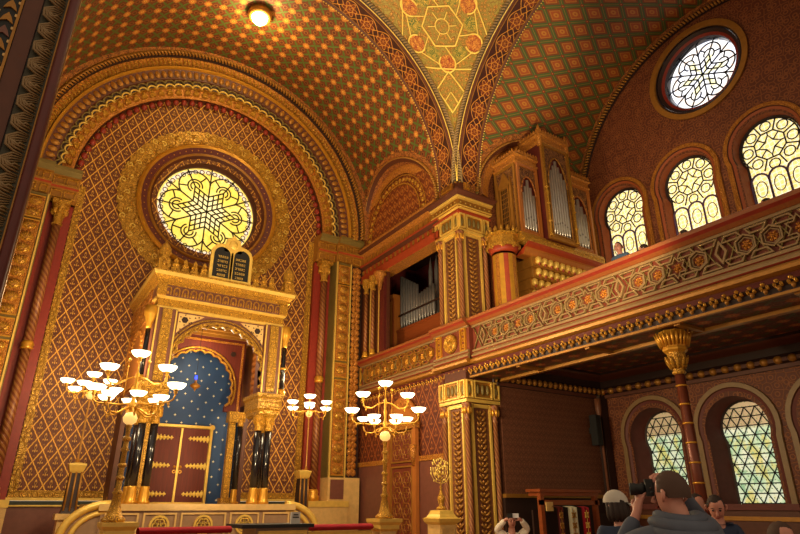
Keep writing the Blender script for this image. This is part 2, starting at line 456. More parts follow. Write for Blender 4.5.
# ---- ark wall
mb=MB()
holed(mb,[(-1.5,1.75),(8.9,1.75),(8.9,14.9),(-1.5,14.9)],[ngon(CX,9.72,1.46,48)],FY(YW))
o=mb.build('wall_ark','lattice',kind='structure')
mb=MB(); mb.box(-1.5,8.9,YW-.06,YW+.2,0,1.6,0); mb.box(-1.5,8.9,YW-.09,YW,1.6,1.68,1); mb.box(-1.5,8.9,YW-.11,YW,1.57,1.6,2); mb.box(-1.5,8.9,YW-.11,YW,1.69,1.75,2)
mb.build('baseboard_ark',['mauve','gdk','palegold'],kind='structure')
mb=MB()
for s in(-1,1):
    x=CX+s*3.3; mb.box(x-.08,x+.08,YW-.05,YW,1.75,9.4)
mb.box(CX-3.3,CX+3.3,YW-.04,YW,1.76,1.9)
mb.build('trim_lace_border','goldfine',kind='structure')
# ---- rose window of the ark wall
def rose(name,c,pl,R,prof,ms,mats,glassm,sub,fil=None,leadm='lead'):
    def P(r,a,d):   # d towards the room
        return (c[0]+r*cos(a),c[1]-d,c[2]+r*sin(a)) if pl=='y' else (c[0]-d,c[1]+r*cos(a),c[2]+r*sin(a))
    root=bpy.data.objects.new(name,None); COL.objects.link(root); root.location=c; root['kind']='structure'
    mb=MB(); mb.arch(prof,c,0,2*PI,72,pl,ms=ms); mb.build('window_frame',mats,root)
    mb=MB(); dd=prof[-1][1] if pl=='y' else prof[-1][1]
    n=64; pts=[(c[0]+R*cos(2*PI*k/n),c[1]+dd,c[2]+R*sin(2*PI*k/n)) if pl=='y' else (c[0]+dd,c[1]+R*cos(2*PI*k/n),c[2]+R*sin(2*PI*k/n)) for k in range(n)]
    mb.poly(pts,0,[(R*cos(2*PI*k/n),R*sin(2*PI*k/n)) for k in range(n)]); mb.build('glass_pane',glassm,root,recalc=False)
    mb=MB(); w=.022 if sub>2 else .02
    d0=-dd+.02
    def L(pts2,cl=False,r=w):
        mb.tube([P(math.hypot(*p),math.atan2(p[1],p[0]),d0) for p in pts2],r,5,closed=cl)
    a0=0
    Rt=.6*R
    for k in range(6):
        a=a0+k*PI/3
        e1=(cos(a-PI/6),sin(a-PI/6)); e2=(cos(a+PI/6),sin(a+PI/6)); q=Rt/math.sqrt(3)
        for i in range(sub+1):
            t=i/sub*q
            L([(e1[0]*t,e1[1]*t),(e1[0]*t+e2[0]*q,e1[1]*t+e2[1]*q)]); L([(e2[0]*t,e2[1]*t),(e2[0]*t+e1[0]*q,e2[1]*t+e1[1]*q)])
        m_=(cos(a)*Rt,sin(a)*Rt)
        for rr in ((.33*R,.15*R,.09*R) if sub>2 else (.33*R,.15*R)):
            # outward part of each petal circle
            pts=[]
            for i in range(25):
                b=a-(1.75 if rr>.3*R else 2.2)*(1-i/12); p=(m_[0]+rr*cos(b),m_[1]+rr*sin(b))
                if math.hypot(*p)<R: pts.append(p)
            L(pts)
        L([m_,(cos(a)*R*.99,sin(a)*R*.99)])
        b=a+PI/6; L([(cos(b)*q,sin(b)*q),(cos(b)*R*.99,sin(b)*R*.99)])
        for sgn in(-1,1):
            e=a+sgn*.62; L([(m_[0]+.15*R*cos(a+sgn*1.2),m_[1]+.15*R*sin(a+sgn*1.2)),(m_[0]+.33*R*cos(a+sgn*1.2),m_[1]+.33*R*sin(a+sgn*1.2))])
    if sub>2:
        for k in range(42):
            a=2*PI*k/42; L([(R*.91*cos(a)+.045*R*cos(t*PI/4),R*.91*sin(a)+.045*R*sin(t*PI/4)) for t in range(8)],True,w*.6)
    mb.build('window_lead',leadm,root)
    return root
pr=[(2.0,-.02),(2.02,-.14),(1.96,-.2),(1.9,-.14),(1.74,-.08),(1.71,-.12),(1.66,-.08),(1.58,.02),(1.55,-.01),(1.5,.08),(1.43,.22),(1.43,.3)]
rose('window_1',(CX,YW,9.72),'y',1.43,pr,[1,1,1,2,0,0,3,0,0,3,3],['oldgold','plaingold','dkred','brown'],'glassA',3,leadm='leadA')
mb=MB()   # gilt filigree band round the rose with a lobed edge
n=56; out=[]; inn=[]
for k in range(n*4):
    a=2*PI*k/(n*4); out.append(((2.46+.05*abs(sin(a*n/2)))*cos(a),(2.46+.05*abs(sin(a*n/2)))*sin(a))); inn.append((1.98*cos(a),1.98*sin(a)))
mb.at(FY(YW,CX,9.72)); mb.ring(out,inn,0,.05)
for k in range(28):
    a=2*PI*k/28
    mb.dome((2.1*cos(a),2.1*sin(a),.05),.09,.09,.06,8,3); mb.dome((2.3*cos(a+.11),2.3*sin(a+.11),.05),.07,.07,.05,8,3)
for k in range(84):      # gilt scrolls
    a=2*PI*k/84; R=(2.08,2.24,2.4)[k%3]; s=1 if k%2 else -1
    mb.tube([(R*cos(a)+(.02+.07*t/9)*cos(a+s*t*.75),R*sin(a)+(.02+.07*t/9)*sin(a+s*t*.75),.06) for t in range(10)],.014,4,m=1)
mb.build('trim_rose_band',['goldfine','bright'],kind='structure')
mb=MB(); mb.at(FY(YW,CX,9.72))
for k in range(60):
    a=2*PI*k/60; mb.dome((1.82*cos(a),1.82*sin(a),.1),.022,.022,.03,6,2)
mb.build('trim_rose_studs','plaingold',kind='structure')
# ---- archivolt over the ark wall
c=(CX,0,9.64); mb=MB(); A0,A1=-.03,PI+.03
prof=[(3.58,15.98),(3.6,15.82),(3.86,15.74),(3.88,15.62),(4.02,15.58),(4.05,15.48),(4.32,15.4),(4.34,15.32),(4.38,15.32),(4.4,15.38),(4.58,15.2),(4.6,15.12),(4.7,15.1)]
mb.arch(prof,c,A0,A1,72,'y',ms=[0,1,2,3,0,4,5,5,0,1,3,3])
mb.build('trim_archivolt',['brown','orange','gold','dkbrown','brown','plaingold'],kind='structure')
mb=MB(); mb.arch([(4.7,15.1),(4.74,15.04),(5.0,15.02)],c,A0,A1,72,'y',ms=[0,1])
mb.build('trim_archivolt_border',['oldgold','foliage'],kind='structure')
mb=MB()
def pa(R,a,y,cc=c): return (cc[0]+R*cos(a),y,cc[2]+R*sin(a))
N=150
for k in range(N):      # rope bead
    a=A0+(A1-A0)*(k+.5)/N
    mb.tube([pa(4.6,a-.012,15.08),pa(4.65,a,15.0),pa(4.7,a+.012,15.06)],.032,6)
mb.build('trim_rope_bead','oldgold',kind='structure')
mb=MB(); N=120
for k in range(N):      # bright leaves on the outer hollow
    a=A0+(A1-A0)*(k+.5)/N
    mb.tube([pa(4.41,a,15.36),pa(4.47,a-.007,15.27),pa(4.57,a+.002,15.2)],[.02,.035,.012],5); mb.tube([pa(4.41,a+.013,15.36),pa(4.5,a+.013,15.26)],[.012,.022],4)
mb.build('trim_leaf_hollow','gold',kind='structure')
mb=MB(); N=70
for k in range(N):      # row of rounded coin blocks
    a=A0+(A1-A0)*(k+.5)/N
    old=mb.M; mb.at(Matrix.Translation(Vector(pa(4.185,a,15.44)))@Matrix.Rotation(-a,4,'Y')@Matrix.Rotation(PI/2,4,'X'))
    mb.dome((0,0,0),.12,.078,.06,10,3); mb.at(old)
mb.build('trim_coin_band','oldgold',kind='structure')
mb=MB(); N=46; pts=[[],[]]
for k in range(N):      # wavy double rope
    a=A0+(A1-A0)*(k+.5)/N; h=(A1-A0)/N/2
    for q in range(7):
        t=PI*q/6
        for w,(R0,rr,yy) in enumerate(((3.82,.13,15.6),(3.92,.13,15.54))):
            pts[w].append(pa(R0+rr*sin(t),a-h*cos(t),yy))
for w in (0,1): mb.tube(pts[w],.027,5,m=w)
mb.build('trim_scalloped_rope',['palegold','olive'],kind='structure')
mb=MB()
for k in range(N):      # gilt shells and red drops below each lobe
    a=A0+(A1-A0)*(k+.5)/N
    for q in range(-2,3):
        mb.tube([pa(3.84,a,15.66),pa(3.74,a+q*.008,15.74),pa(3.66,a+q*.011,15.84)],[.014,.036,.014],5,m=0)
    mb.dome(pa(3.49,a+.5*(A1-A0)/N,15.88),.09,.07,.1,7,4,m=1,full=True)
mb.build('trim_shell_drops',['gold','red'],kind='structure')
# ---- jambs of the ark arch: pilasters with colonnettes
def jamb(s,name):
    X=lambda d:CX+s*d
    def bx(mb,a,b,y0,y1,z0,z1,m): mb.box(min(X(a),X(b)),max(X(a),X(b)),y0,y1,z0,z1,m)
    mb=MB()
    bx(mb,3.4,3.95,15.85,16,1.7,8.7,0); bx(mb,3.95,4.5,15.42,16,2.3,8.7,1); bx(mb,4.5,4.93,15.5,16,2.3,8.7,2)
    bx(mb,3.35,4.55,15.3,16,0,1.55,3); bx(mb,3.33,4.57,15.28,16,1.55,1.7,4); bx(mb,3.95,4.93,15.36,16,1.7,2.3,5)
    bx(mb,4.55,4.93,15.36,16,0,1.7,5); bx(mb,4.02,4.42,15.33,15.4,1.75,2.25,6)
    for d in(3.97,4.45): bx(mb,d,d+.035,15.38,15.44,2.3,8.7,4)
    mb.build('trim_jamb_'+name,['red','olive','dkbrown','marble','palegold','marble','mauve'],kind='structure')
    mb=MB()
    z=2.35
    for (z0,z1) in ((2.35,5.0),(5.06,5.5),(5.56,7.95),(8.0,8.6)):
        bx(mb,4.03,4.42,15.39,15.43,z0,z1,0)
        for e in (z0,z1-.03): bx(mb,4.03,4.42,15.36,15.4,e,e+.03,1)
        n=max(1,round((z1-z0)/.3))
        for k in range(n):
            zc=z0+(k+.5)*(z1-z0)/n
            old=mb.M; mb.at(FY(15.39,X(4.225),zc)); mb.dome((0,0,0),.15,.12,.06,10,3,m=2)
            for q in range(-2,3): mb.tube([(0,-.1,.05),(q*.06,.1,.045)],.012,4,m=3)
            mb.at(old)
    mb.build('trim_jamb_panels_'+name,['orange','plaingold','gold','oldgold'],kind='structure')
    mb=MB()   # leaf garland strip
    n=34
    for k in range(n):
        zc=2.35+(k+.5)*6.3/n
        old=mb.M; mb.at(FY(15.5,X(4.72),zc)); mb.dome((-.07,0,0),.09,.1,.07,8,3); mb.dome((.07,0,0),.09,.1,.07,8,3); mb.dome((0,.06,.02),.05,.06,.07,6,3); mb.at(old)
    mb.build('trim_leaf_strip_'+name,'orange',kind='structure')
    t=thing('twisted_colonnette','twisted red and gold colonnette on the %s side of the ark wall'%name,'column',(X(3.68),15.7,1.7))
    cx,cy=X(3.68),15.7
    mb=MB(); mb.lathe([(.1,2.0),(.1,4.9)],(cx,cy,0),14); mb.lathe([(.1,5.1),(.095,8.05)],(cx,cy,0),14)
    mb.build('shaft','twist',t)
    mb=MB(); mb.lathe([(.17,1.7),(.17,1.82),(.13,1.86),(.15,1.92),(.11,2.0)],(cx,cy,0),14); mb.build('base','plaingold',t)
    mb=MB(); mb.lathe([(.1,4.9),(.14,4.93),(.12,4.97),(.14,5.02),(.1,5.1)],(cx,cy,0),14); mb.build('ring','plaingold',t)
    mb=MB(); mb.lathe([(.1,8.05),(.13,8.08),(.1,8.12),(.12,8.3),(.19,8.55),(.2,8.6)],(cx,cy,0),14)
    for k in range(8):
        a=PI*k/4; mb.dome((cx+.15*cos(a),cy+.15*sin(a),8.42),.06,.06,.1,6,3,full=True)
    mb.box(cx-.2,cx+.2,cy-.2,cy+.2,8.6,8.7); mb.build('capital','gold',t)
    mb=MB()   # entablature
    prof=[(15.62,8.7),(15.5,8.75),(15.5,8.98),(15.44,9.02),(15.38,9.05),(15.38,9.1),(15.5,9.12),(15.5,9.34),(15.4,9.36),(15.26,9.46),(15.26,9.55),(16,9.55)]
    for a,b,off in((3.38,4.0,.12),(4.0,4.93,0)):
        for q in range(len(prof)-1):
            (y0,z0),(y1,z1)=prof[q],prof[q+1]; mm=1 if q in(3,) else (2 if q in (8,9) else 0)
            mb.poly([(X(a),y0+off,z0),(X(b),y0+off,z0),(X(b),y1+off,z1),(X(a),y1+off,z1)],mm)
        mb.poly([(X(a),p[0]+off,p[1]) for p in prof]+[(X(a),16,8.7)],0)
    for a,b,off in((3.42,3.68,.12),(3.72,3.98,.12),(4.05,4.22,0),(4.3,4.48,0),(4.56,4.85,0)):
        for z0,z1 in((8.77,8.97),(9.14,9.33)):
            old=mb.M; mb.at(FY(15.5+off)); mb.frame(min(X(a),X(b)),max(X(a),X(b)),z0,z1,0,.035,.025,3); mb.at(old)
    mb.build('trim_entablature_'+name,['oldgold','vermil','olive','gold'],kind='structure')
jamb(-1,'left'); jamb(1,'right')
# ---- vaults
def vault_y(lun):
    mb=MB(); ny=40; nt=60; L=0
    P=[]
    for i in range(ny+1):
        y=11.28+(15.06-11.28)*i/ny; row=[]
        d=y-lun[0]; zl=ZS-.2
        if abs(d)<lun[1]: zl=lun[2]+math.sqrt(lun[1]**2-d*d)
        tm=math.asin(max(-.05,min(.99,(zl-ZS)/RA)))
        for j in range(nt+1):
            th=tm+(PI+.05-tm)*j/nt; row.append((CX+RA*cos(th),y,ZS+RA*sin(th),th))
        P.append(row)
    UV=lambda i,j:(P[i][j][3]*RA,P[i][j][1])
    mb.grid([[p[:3] for p in r] for r in P],0,UV)
    return mb.build('ceiling_ark_vault','vault',kind='structure')
LY,LR,LZ=13.42,2.08,9.3
vault_y((LY,LR,LZ))
def lunette_arch(name,axis):
    """bead, border and reveal following the barrel intersection"""
    mb=MB(); n=40; rows=[]
    for i in range(n+1):
        a=-.0+PI*i/n
        r=[]
        for R,k in ((LR+.2,0),(LR+.02,0),(LR-.02,-.08),(LR-.1,.0),(LR-.14,.12),(LR-.4,.2)):
            h=LZ+R*sin(a); off=math.sqrt(max(0,RA**2-max(0,h-ZS)**2)) if axis=='x' else math.sqrt(max(0,RB**2-max(0,h-ZS)**2))
            off-= .02
            if axis=='x':
                r.append((CX+off+k if k<.1 else max(CX+off+.03,8.42)+(k-.12)*.3,LY+R*cos(a),h))
            else: r.append((11.3+R*cos(a),CY+off+k if k<.1 else 10.4+(k-.12),h))
        rows.append(r)
    for q in range(5): mb.grid([[r[q],r[q+1]] for r in rows],(2,1,0,2,3)[q],lambda i,j:(i*.16,j*.2))
    for i in range(0,n*2):
        f=i/2; k=min(int(f),n-1); t=f-k
        p=Vector(rows[k][1]).lerp(Vector(rows[k+1][1]),t); q=Vector(rows[k][2]).lerp(Vector(rows[k+1][2]),t)
        mb.tube([p,(p+q)/2+Vector((-.03,0,0)) if axis=='x' else (p+q)/2+Vector((0,-.03,0)),q],.035,5,m=4)
    mb.build(name,['brown','olive','foliage','orange','oldgold'],kind='structure')
lunette_arch('trim_lunette_arch','x')
mb=MB(); mb.at(FX(8.52)); mb.prism([(-p[0],p[1]) for p in arc(LY,LZ,LR,0,PI,32)],0,.02); mb.build('wall_lunette','niche',kind='structure')
mb=MB()
mb.at(FX(8.52)); 
for R,t in ((1.62,.03),(1.34,.04)):
    o_=[(-p[0],p[1]) for p in arc(LY,LZ,R+t,0,PI,32)]; i_=[(-p[0],p[1]) for p in arc(LY,LZ,R,0,PI,32)]
    for k in range(32):
        mb.poly([o_[k]+(.05,),o_[k+1]+(.05,),i_[k+1]+(.05,),i_[k]+(.05,)])
for k in range(24):
    a=PI*(k+.5)/24; mb.dome((-(LY+1.5*cos(a)),LZ+1.5*sin(a),.03),.07,.07,.04,8,3)
mb.build('trim_lunette_inner','gold',kind='structure')
# right arm vault
mb=MB(); nx=40; nt=56; P=[]
for i in range(nx+1):
    x=9.25+(XW-9.25)*i/nx; d=x-11.3; zl=ZS-.2
    if abs(d)<LR: zl=LZ+math.sqrt(LR**2-d*d)
    tm=math.asin(max(-.05,min(.99,(zl-ZS)/RB)))
    P.append([(x,CY+RB*cos(tm+(PI+.05-tm)*j/nt),ZS+RB*sin(tm+(PI+.05-tm)*j/nt),tm+(PI-tm)*j/nt) for j in range(nt+1)])
mb.grid([[p[:3] for p in r] for r in P],0,lambda i,j:(P[min(i,nx)][j][3]*RB,P[i][j][0]))
mb.build('ceiling_gallery_vault','vault2',kind='structure')
lunette_arch('trim_organ_lunette','y')
mb=MB(); mb.at(FY(10.6)); mb.prism(arc(11.3,LZ,LR,0,PI,32),0,.02); mb.build('wall_organ_lunette','wallB',kind='structure')
# ---- crossing arches with rope mouldings
def crossing(pl,name):
    c=(CX,0,ZS) if pl=='y' else (0,CY,ZS); R=RA if pl=='y' else RB; b=YR if pl=='y' else XR; dp=.78
    mb=MB(); pf=[(R+.12,b-.02),(R+.06,b-.08),(R+.0,b-.02),(R-.02,b+.04),(R-.08,b+.08),(R-.08,b+.1),(R-.08,b+.62),(R-.06,b+.66),(R-.1,b+.7),(R-.06,b+.74),(R+.02,b+dp)]
    mb.arch(pf,c,0,PI,80,pl,ms=[1,1,0,0,3,2,3,0,0,0])
    mb.build('trim_crossing_arch_'+name,['brown','greyD','strap','oldgold'],kind='structure')
    mb=MB(); N=190
    for k in range(N):
        a=PI*(k+.5)/N
        q=lambda RR,aa,d:(c[0]+RR*cos(aa),b+d,c[2]+RR*sin(aa)) if pl=='y' else (b+d,c[1]+RR*cos(aa),c[2]+RR*sin(aa))
        mb.tube([q(R+.12,a-.01,-.04),q(R+.06,a,-.1),q(R,a+.01,-.04)],.028,5)
    for sg in (.14,-.03):
        mb.tube([q(R+sg,PI*k/80,-.05 if sg>0 else .0) for k in range(81)],.014,4,m=1)
    for k in range(N): mb.dome(q(R-.1,PI*(k+.5)/N,.72),.022,.022,.022,5,2,m=1,full=True)
    mb.build('trim_crossing_rope_'+name,['grey','bright'],kind='structure')
crossing('y','ark'); crossing('x','gallery')
# ---- pendentive
def pend(s,t):
    p1=(CX+RA*1.02*cos(t),YR,ZS+RA*1.02*sin(t)); p2=(XR,CY+RB*1.02*cos(t),ZS+RB*1.02*sin(t))
    a1=math.atan2(p1[1]-CY,p1[0]-CX); a2=math.atan2(p2[1]-CY,p2[0]-CX); r1=math.hypot(p1[1]-CY,p1[0]-CX); r2=math.hypot(p2[1]-CY,p2[0]-CX)
    a=a1+(a2-a1)*s; r=r1+(r2-r1)*s; return Vector((CX+r*cos(a),CY+r*sin(a),p1[2]+(p2[2]-p1[2])*s))
mb=MB(); T=1.5; nt=50; ns=20
P=[[pend(j/ns,T*i/nt) for j in range(ns+1)] for i in range(nt+1)]
Wd=[(P[i][0]-P[i][ns]).length*1.08 for i in range(nt+1)]
Lt=[0]
for i in range(nt): Lt.append(Lt[-1]+(P[i+1][ns//2]-P[i][ns//2]).length)
mb.grid([[tuple(p) for p in r] for r in P],0,lambda i,j:((j/ns-.5)*Wd[i],Lt[i]))
mb.build('ceiling_pendentive','pend',kind='structure')
def pq(x,y,d=.03):
    """point on the pendentive from its own width and height measures"""
    i=0
    while i<nt-1 and Lt[i+1]<y: i+=1
    f=(y-Lt[i])/(Lt[i+1]-Lt[i]); t=T*(i+f)/nt; W=Wd[i]+(Wd[i+1]-Wd[i])*f
    s=.5+(x/W if W>1e-3 else 0); s=max(0.0,min(1.0,s))
    p=pend(s,t); n=Vector((CX,CY,p.z-2.5))-p; return p+n.normalized()*d
PENDC=4.35
mb=MB()
def pl(pts,r=.022,cl=False,m=0,sub=8):
    out=[]; n=len(pts)
    for i in range(n if cl else n-1):
        a=pts[i]; b=pts[(i+1)%n]
        for k in range(sub): out.append(pq(a[0]+(b[0]-a[0])*k/sub,a[1]+(b[1]-a[1])*k/sub))
    if not cl: out.append(pq(*pts[-1]))
    mb.tube(out,r,5,closed=cl,m=m)
Y0=PENDC; RH=1.02
hx=[(RH*.58*cos(PI/6+k*PI/3+PI/6),Y0+RH*.58*sin(PI/6+k*PI/3+PI/6)) for k in range(6)]
pl(hx,.024,True)
big=[(RH*cos(PI/2+k*PI/3),Y0+RH*sin(PI/2+k*PI/3)) for k in range(6)]
for k in range(6):
    a=PI/2+k*PI/3; cx_,cy_=RH*.95*cos(a),Y0+RH*.95*sin(a)
    pts=[(cx_+.24*cos(a+PI+.75+(2*PI-1.5)*i/18),cy_+.24*sin(a+PI+.75+(2*PI-1.5)*i/18)) for i in range(19)]
    pts=[(cos(a+.38)*RH*.56,Y0+sin(a+.38)*RH*.56)]+pts[::-1]+[(cos(a-.38)*RH*.56,Y0+sin(a-.38)*RH*.56)] if False else pts
    pl(pts,.024,False,sub=2)
    b=a+PI/6; pl([(cos(a)*RH*.95+.24*cos(a+PI-.75),Y0+sin(a)*RH*.95+.24*sin(a+PI-.75)),(cos(a)*RH*.52,Y0+sin(a)*RH*.52)],.018)
    a2=a+PI/3; pl([(cos(a)*RH*1.0+.2*cos(a+PI/2),Y0+sin(a)*RH*1.0+.2*sin(a+PI/2)),(cos(a2)*RH+.2*cos(a2-PI/2),Y0+sin(a2)*RH+.2*sin(a2-PI/2))],.018)
y1=Y0-1.12
pl([(-.8,y1),(.8,y1)],.024); pl([(0,y1-.06),(-.42,y1-.6),(0,y1-1.2),(.42,y1-.6)],.022,True); 
pl([(-.75,y1-.02),(-.42,y1-.6)],.016); pl([(.75,y1-.02),(.42,y1-.6)],.016); pl([(-.2,y1-.9),(0,y1-.62),(.2,y1-.9)],.016)
for k in range(6):
    a=k*PI/3; pl([(cos(a)*.2,Y0+sin(a)*.2),(cos(a)*.42,Y0+sin(a)*.42)],.014)
pl([(.2*cos(2*PI*i/16),Y0+.2*sin(2*PI*i/16)) for i in range(16)],.016,True,sub=1)
pl([(-1.9,Y0+.75),(-.7,Y0+.95)],.024); pl([(.7,Y0+.95),(1.9,Y0+.75)],.024); pl([(-1.25,Y0-.35),(-.95,Y0+.85)],.02); pl([(1.25,Y0-.35),(.95,Y0+.85)],.02)
mb.build('trim_pendentive_straps','bright',kind='structure')
mb=MB()
def disc(x,y,R,m,d=.015):
    b=mb.add([tuple(pq(x,y,d))]+[tuple(pq(x+R*cos(2*PI*k/20),y+R*sin(2*PI*k/20),d)) for k in range(20)])
    for k in range(20): mb.face((b,b+1+k,b+1+(k+1)%20),m,[(x,y),(x+R*cos(2*PI*k/20),y+R*sin(2*PI*k/20)),(x+R*cos(2*PI*(k+1)/20),y+R*sin(2*PI*(k+1)/20))])
for k in range(6):
    a=PI/2+k*PI/3; disc(RH*.95*cos(a),Y0+RH*.95*sin(a),.23,0)
    b=a+PI/6; disc(RH*.8*cos(b),Y0+RH*.8*sin(b),.2,1,.012)
mb.build('trim_pendentive_discs',['pendred','pendgreen'],kind='structure')
# ---- right outer wall with its windows
WY=[9.05,7.05,5.05,3.05,1.05]
def winloop(cy,zc,R,hw,zb,n=24):
    a=math.asin(min(.99,0)) if R<=hw else -math.acos(hw/R)
    return [(cy-hw,zb)]+[(cy+R*cos(PI-a-(PI-2*a)*i/n),zc+R*sin(PI-a-(PI-2*a)*i/n)) for i in range(n+1)]+[(cy+hw,zb)]
UZ,LZW=9.35,3.18
holes=[winloop(y,UZ-.05,.74,.68,7.0) for y in WY]+[winloop(y,LZW-.05,.7,.66,1.5) for y in WY[:4]]+[ngon(6.15,12.17,1.14,40)]
for nm,z0,z1,mt in(('wall_right_lower',0,4.9,'wallB'),('wall_right_upper',4.9,14.6,'wallB')):
    mb=MB(); hs=[h for h in holes if z0<h[0][1]<z1]
    holed(mb,[(-3,z0),(10.6,z0),(10.6,z1),(-3,z1)],hs,FX(XW)@Matrix.Scale(-1,4,(1,0,0)))
    mb.build(nm,mt,kind='structure')
def loopsweep(mb,loops,ms,F):
    old=mb.M; mb.at(F)
    for q in range(len(loops)-1):
        A=loops[q]; B=loops[q+1]; L=0
        us=[0]
        for i in range(1,len(A[0])): us.append(us[-1]+math.hypot(A[0][i][0]-A[0][i-1][0],A[0][i][1]-A[0][i-1][1]))
        mb.grid([[(p[0],p[1],A[1]),(r[0],r[1],B[1])] for p,r in zip(A[0],B[0])],ms[q],lambda i,j:(us[i],j*.2))
    mb.at(old)
FXR=FX(XW)@Matrix.Scale(-1,4,(1,0,0))      # local u -> +y
widx=2
def archwin(cy,upper):
    global widx
    zc=UZ if upper else LZW; zb=6.9 if upper else 1.62; Rg=.66 if upper else .57; hg=.56 if upper else .5
    root=bpy.data.objects.new('window_%d'%widx,None); widx+=1; COL.objects.link(root); root.location=(XW,cy,zb); root['kind']='structure'
    dq=0 if upper else .24
    L=[(winloop(cy,zc,.95,.92,zb),.02),(winloop(cy,zc,.94,.91,zb),.05),(winloop(cy,zc,.84,.8,zb),.05),(winloop(cy,zc,.82,.78,zb),.02),(winloop(cy,zc,.76,.72,zb),.0),(winloop(cy,zc,.74,.7,zb),-.04),(winloop(cy,zc,Rg+.05,hg+.05,zb),-.24-dq),(winloop(cy,zc,Rg,hg,zb),-.26-dq)]
    mb=MB(); loopsweep(mb,L,[0,0,1,2,3,2,3],FXR)
    mb.build('window_frame',['orange' if upper else 'grey','brown','splay' if upper else 'winred','dkbrown'],root)
    mb=MB(); mb.at(FXR); lp=winloop(cy,zc,Rg+.03,hg+.03,zb); mb.poly([(p[0],p[1],-.27-dq) for p in lp],0,[(p[0],p[1]) for p in lp])
    mb.build('glass_pane','glassU' if upper else 'glassL',root,recalc=False)
    mb=MB(); mb.at(FXR)
    def L2(pts,r=.015,m=0,cl=False): mb.tube([(cy+p[0],zc+p[1],-.245-dq) for p in pts],r*1.3,5,m=m,closed=cl)
    if upper:
        s=.2
        st=[]
        for k in range(8):
            r=.25 if k%2==0 else .13; st.append((r*cos(k*PI/4+.0),r*sin(k*PI/4)))
        L2(st,.015,0,True)
        L2([(.36*cos(k*PI/4+PI/8),.36*sin(k*PI/4+PI/8)) for k in range(8)],.015,0,True)
        for k in range(8):
            a=k*PI/4
            L2([(.25*cos(a) if k%2==0 else .13*cos(a),.25*sin(a) if k%2==0 else .13*sin(a)),(.34*cos(a),.34*sin(a))],.012)
            L2([(.36*cos(a+PI/8),.36*sin(a+PI/8)),(.64*cos(a+PI/8),.64*sin(a+PI/8))],.014)
            L2([(.5*cos(a)+.12*cos(q*PI/5),.5*sin(a)+.12*sin(q*PI/5)) for q in range(10)],.012,0,True)
        L2([(.64*cos(PI*1.22-PI*1.44*q/24),.64*sin(PI*1.22-PI*1.44*q/24)) for q in range(25)],.014)
        for x in(-.4,0,.4):
            L2([(x-.2,-2.5),(x-.2,-.82)]+[(x+.2*cos(PI-PI*q/8),-.82+.22*sin(PI*q/8)) for q in range(9)]+[(x+.2,-2.5)],.02,1)
            L2([(x+.12*cos(q*PI/6),-1.0+.2*sin(q*PI/6)) for q in range(12)],.009,0,True)
        for z in(-1.35,-1.85): L2([(-.6,z),(.6,z)],.016,1)
        for x in(-.2,.2): L2([(x+.06*cos(q*PI/4),-1.35+.06*sin(q*PI/4)) for q in range(8)],.014,1,True)
    else:
        def inside(x,z): return (abs(x)<hg and z<-.2) or math.hypot(x,z)<Rg
        def clip(p,q):
            n=60; seg=[]; 
            for i in range(n+1):
                t=i/n; x=p[0]+(q[0]-p[0])*t; z=p[1]+(q[1]-p[1])*t
                if inside(x,z) and z>-1.56: seg.append((x,z))
            if len(seg)>1: L2([seg[0],seg[-1]],.0095)
        h=.2; 
        for k in range(12): clip((-1,.45-k*h),(1,.45-k*h))
        for k in range(-12,13):
            x0=k*.235
            clip((x0-2.4*.5875/1.0,.45-2.4),(x0,.45)) ; clip((x0+2.4*.5875,.45-2.4),(x0,.45))
    mb.build('window_lead',['lead','leadP'],root)
    mb=MB(); mb.at(FXR)
    mb.box(cy-.95,cy+.95,zb-.12,zb,-.27-dq,.1,0); mb.box(cy-.9,cy+.9,zb-.3,zb-.12,0,.04,1)
    mb.build('window_sill',['winred','brown'],root)
for y in WY: archwin(y,True)
for y in WY[:4]: archwin(y,False)
pr=[(1.34,-.02),(1.34,-.06),(1.2,-.06),(1.18,-.02),(1.15,-.03),(1.13,.0),(1.05,.06),(.98,.1),(.96,.18),(.93,.3)]
rose('window_%d'%widx,(XW,6.15,12.17),'x',.93,pr,[0,0,0,3,4,3,2,3,4],['oldgold','plaingold','red','dkbrown','black'],'glassR',2)
# arch band where the vault meets the outer wall
mb=MB(); mb.arch([(4.5,XW-.02),(4.48,XW-.06),(4.3,XW-.06),(4.28,XW-.12),(4.18,XW-.12),(4.16,XW-.02)],(0,CY,ZS),0,PI,70,'x',ms=[0,0,1,1,1])
N=150
for k in range(N):
    a=PI*(k+.5)/N; mb.tube([(XW-.1,CY+4.3*cos(a-.008),ZS+4.3*sin(a-.008)),(XW-.16,CY+4.23*cos(a),ZS+4.23*sin(a)),(XW-.1,CY+4.16*cos(a+.008),ZS+4.16*sin(a+.008))],.03,5,m=2)
mb.build('trim_outer_arch',['foliage','dkbrown','oldgold'],kind='structure')
# wall under and beside the gallery (faces the camera)
mb=MB(); mb.box(9.62,XW,10.5,10.7,0,4.9); mb.build('wall_gallery_lower','wallC',kind='structure')
mb=MB(); mb.box(9.62,XW,10.5,10.7,4.9,9.5); mb.build('wall_gallery_upper','wallB',kind='structure')
mb=MB(); mb.box(9.5,13.2,10.42,10.5,0,1.75,0); mb.box(9.5,13.2,10.38,10.5,1.75,1.83,1); mb.build('baseboard_gallery',['dkbrown','oldgold'],kind='structure')
mb=MB(); mb.box(13.14,13.24,-3,10.5,0,1.3,0); mb.box(13.1,13.24,-3,10.5,1.3,1.38,1); mb.build('baseboard_right',['brown','oldgold'],kind='structure')
# pilaster in the far corner
mb=MB(); mb.box(12.95,13.2,10.3,10.5,0,4.3,0); mb.lathe([(.035,0),(.035,3.7),(.08,3.9),(.09,4.2)],(12.9,10.35,0),10,1)
mb.build('trim_corner_pilaster',['dkbrown','panelb'],kind='structure')
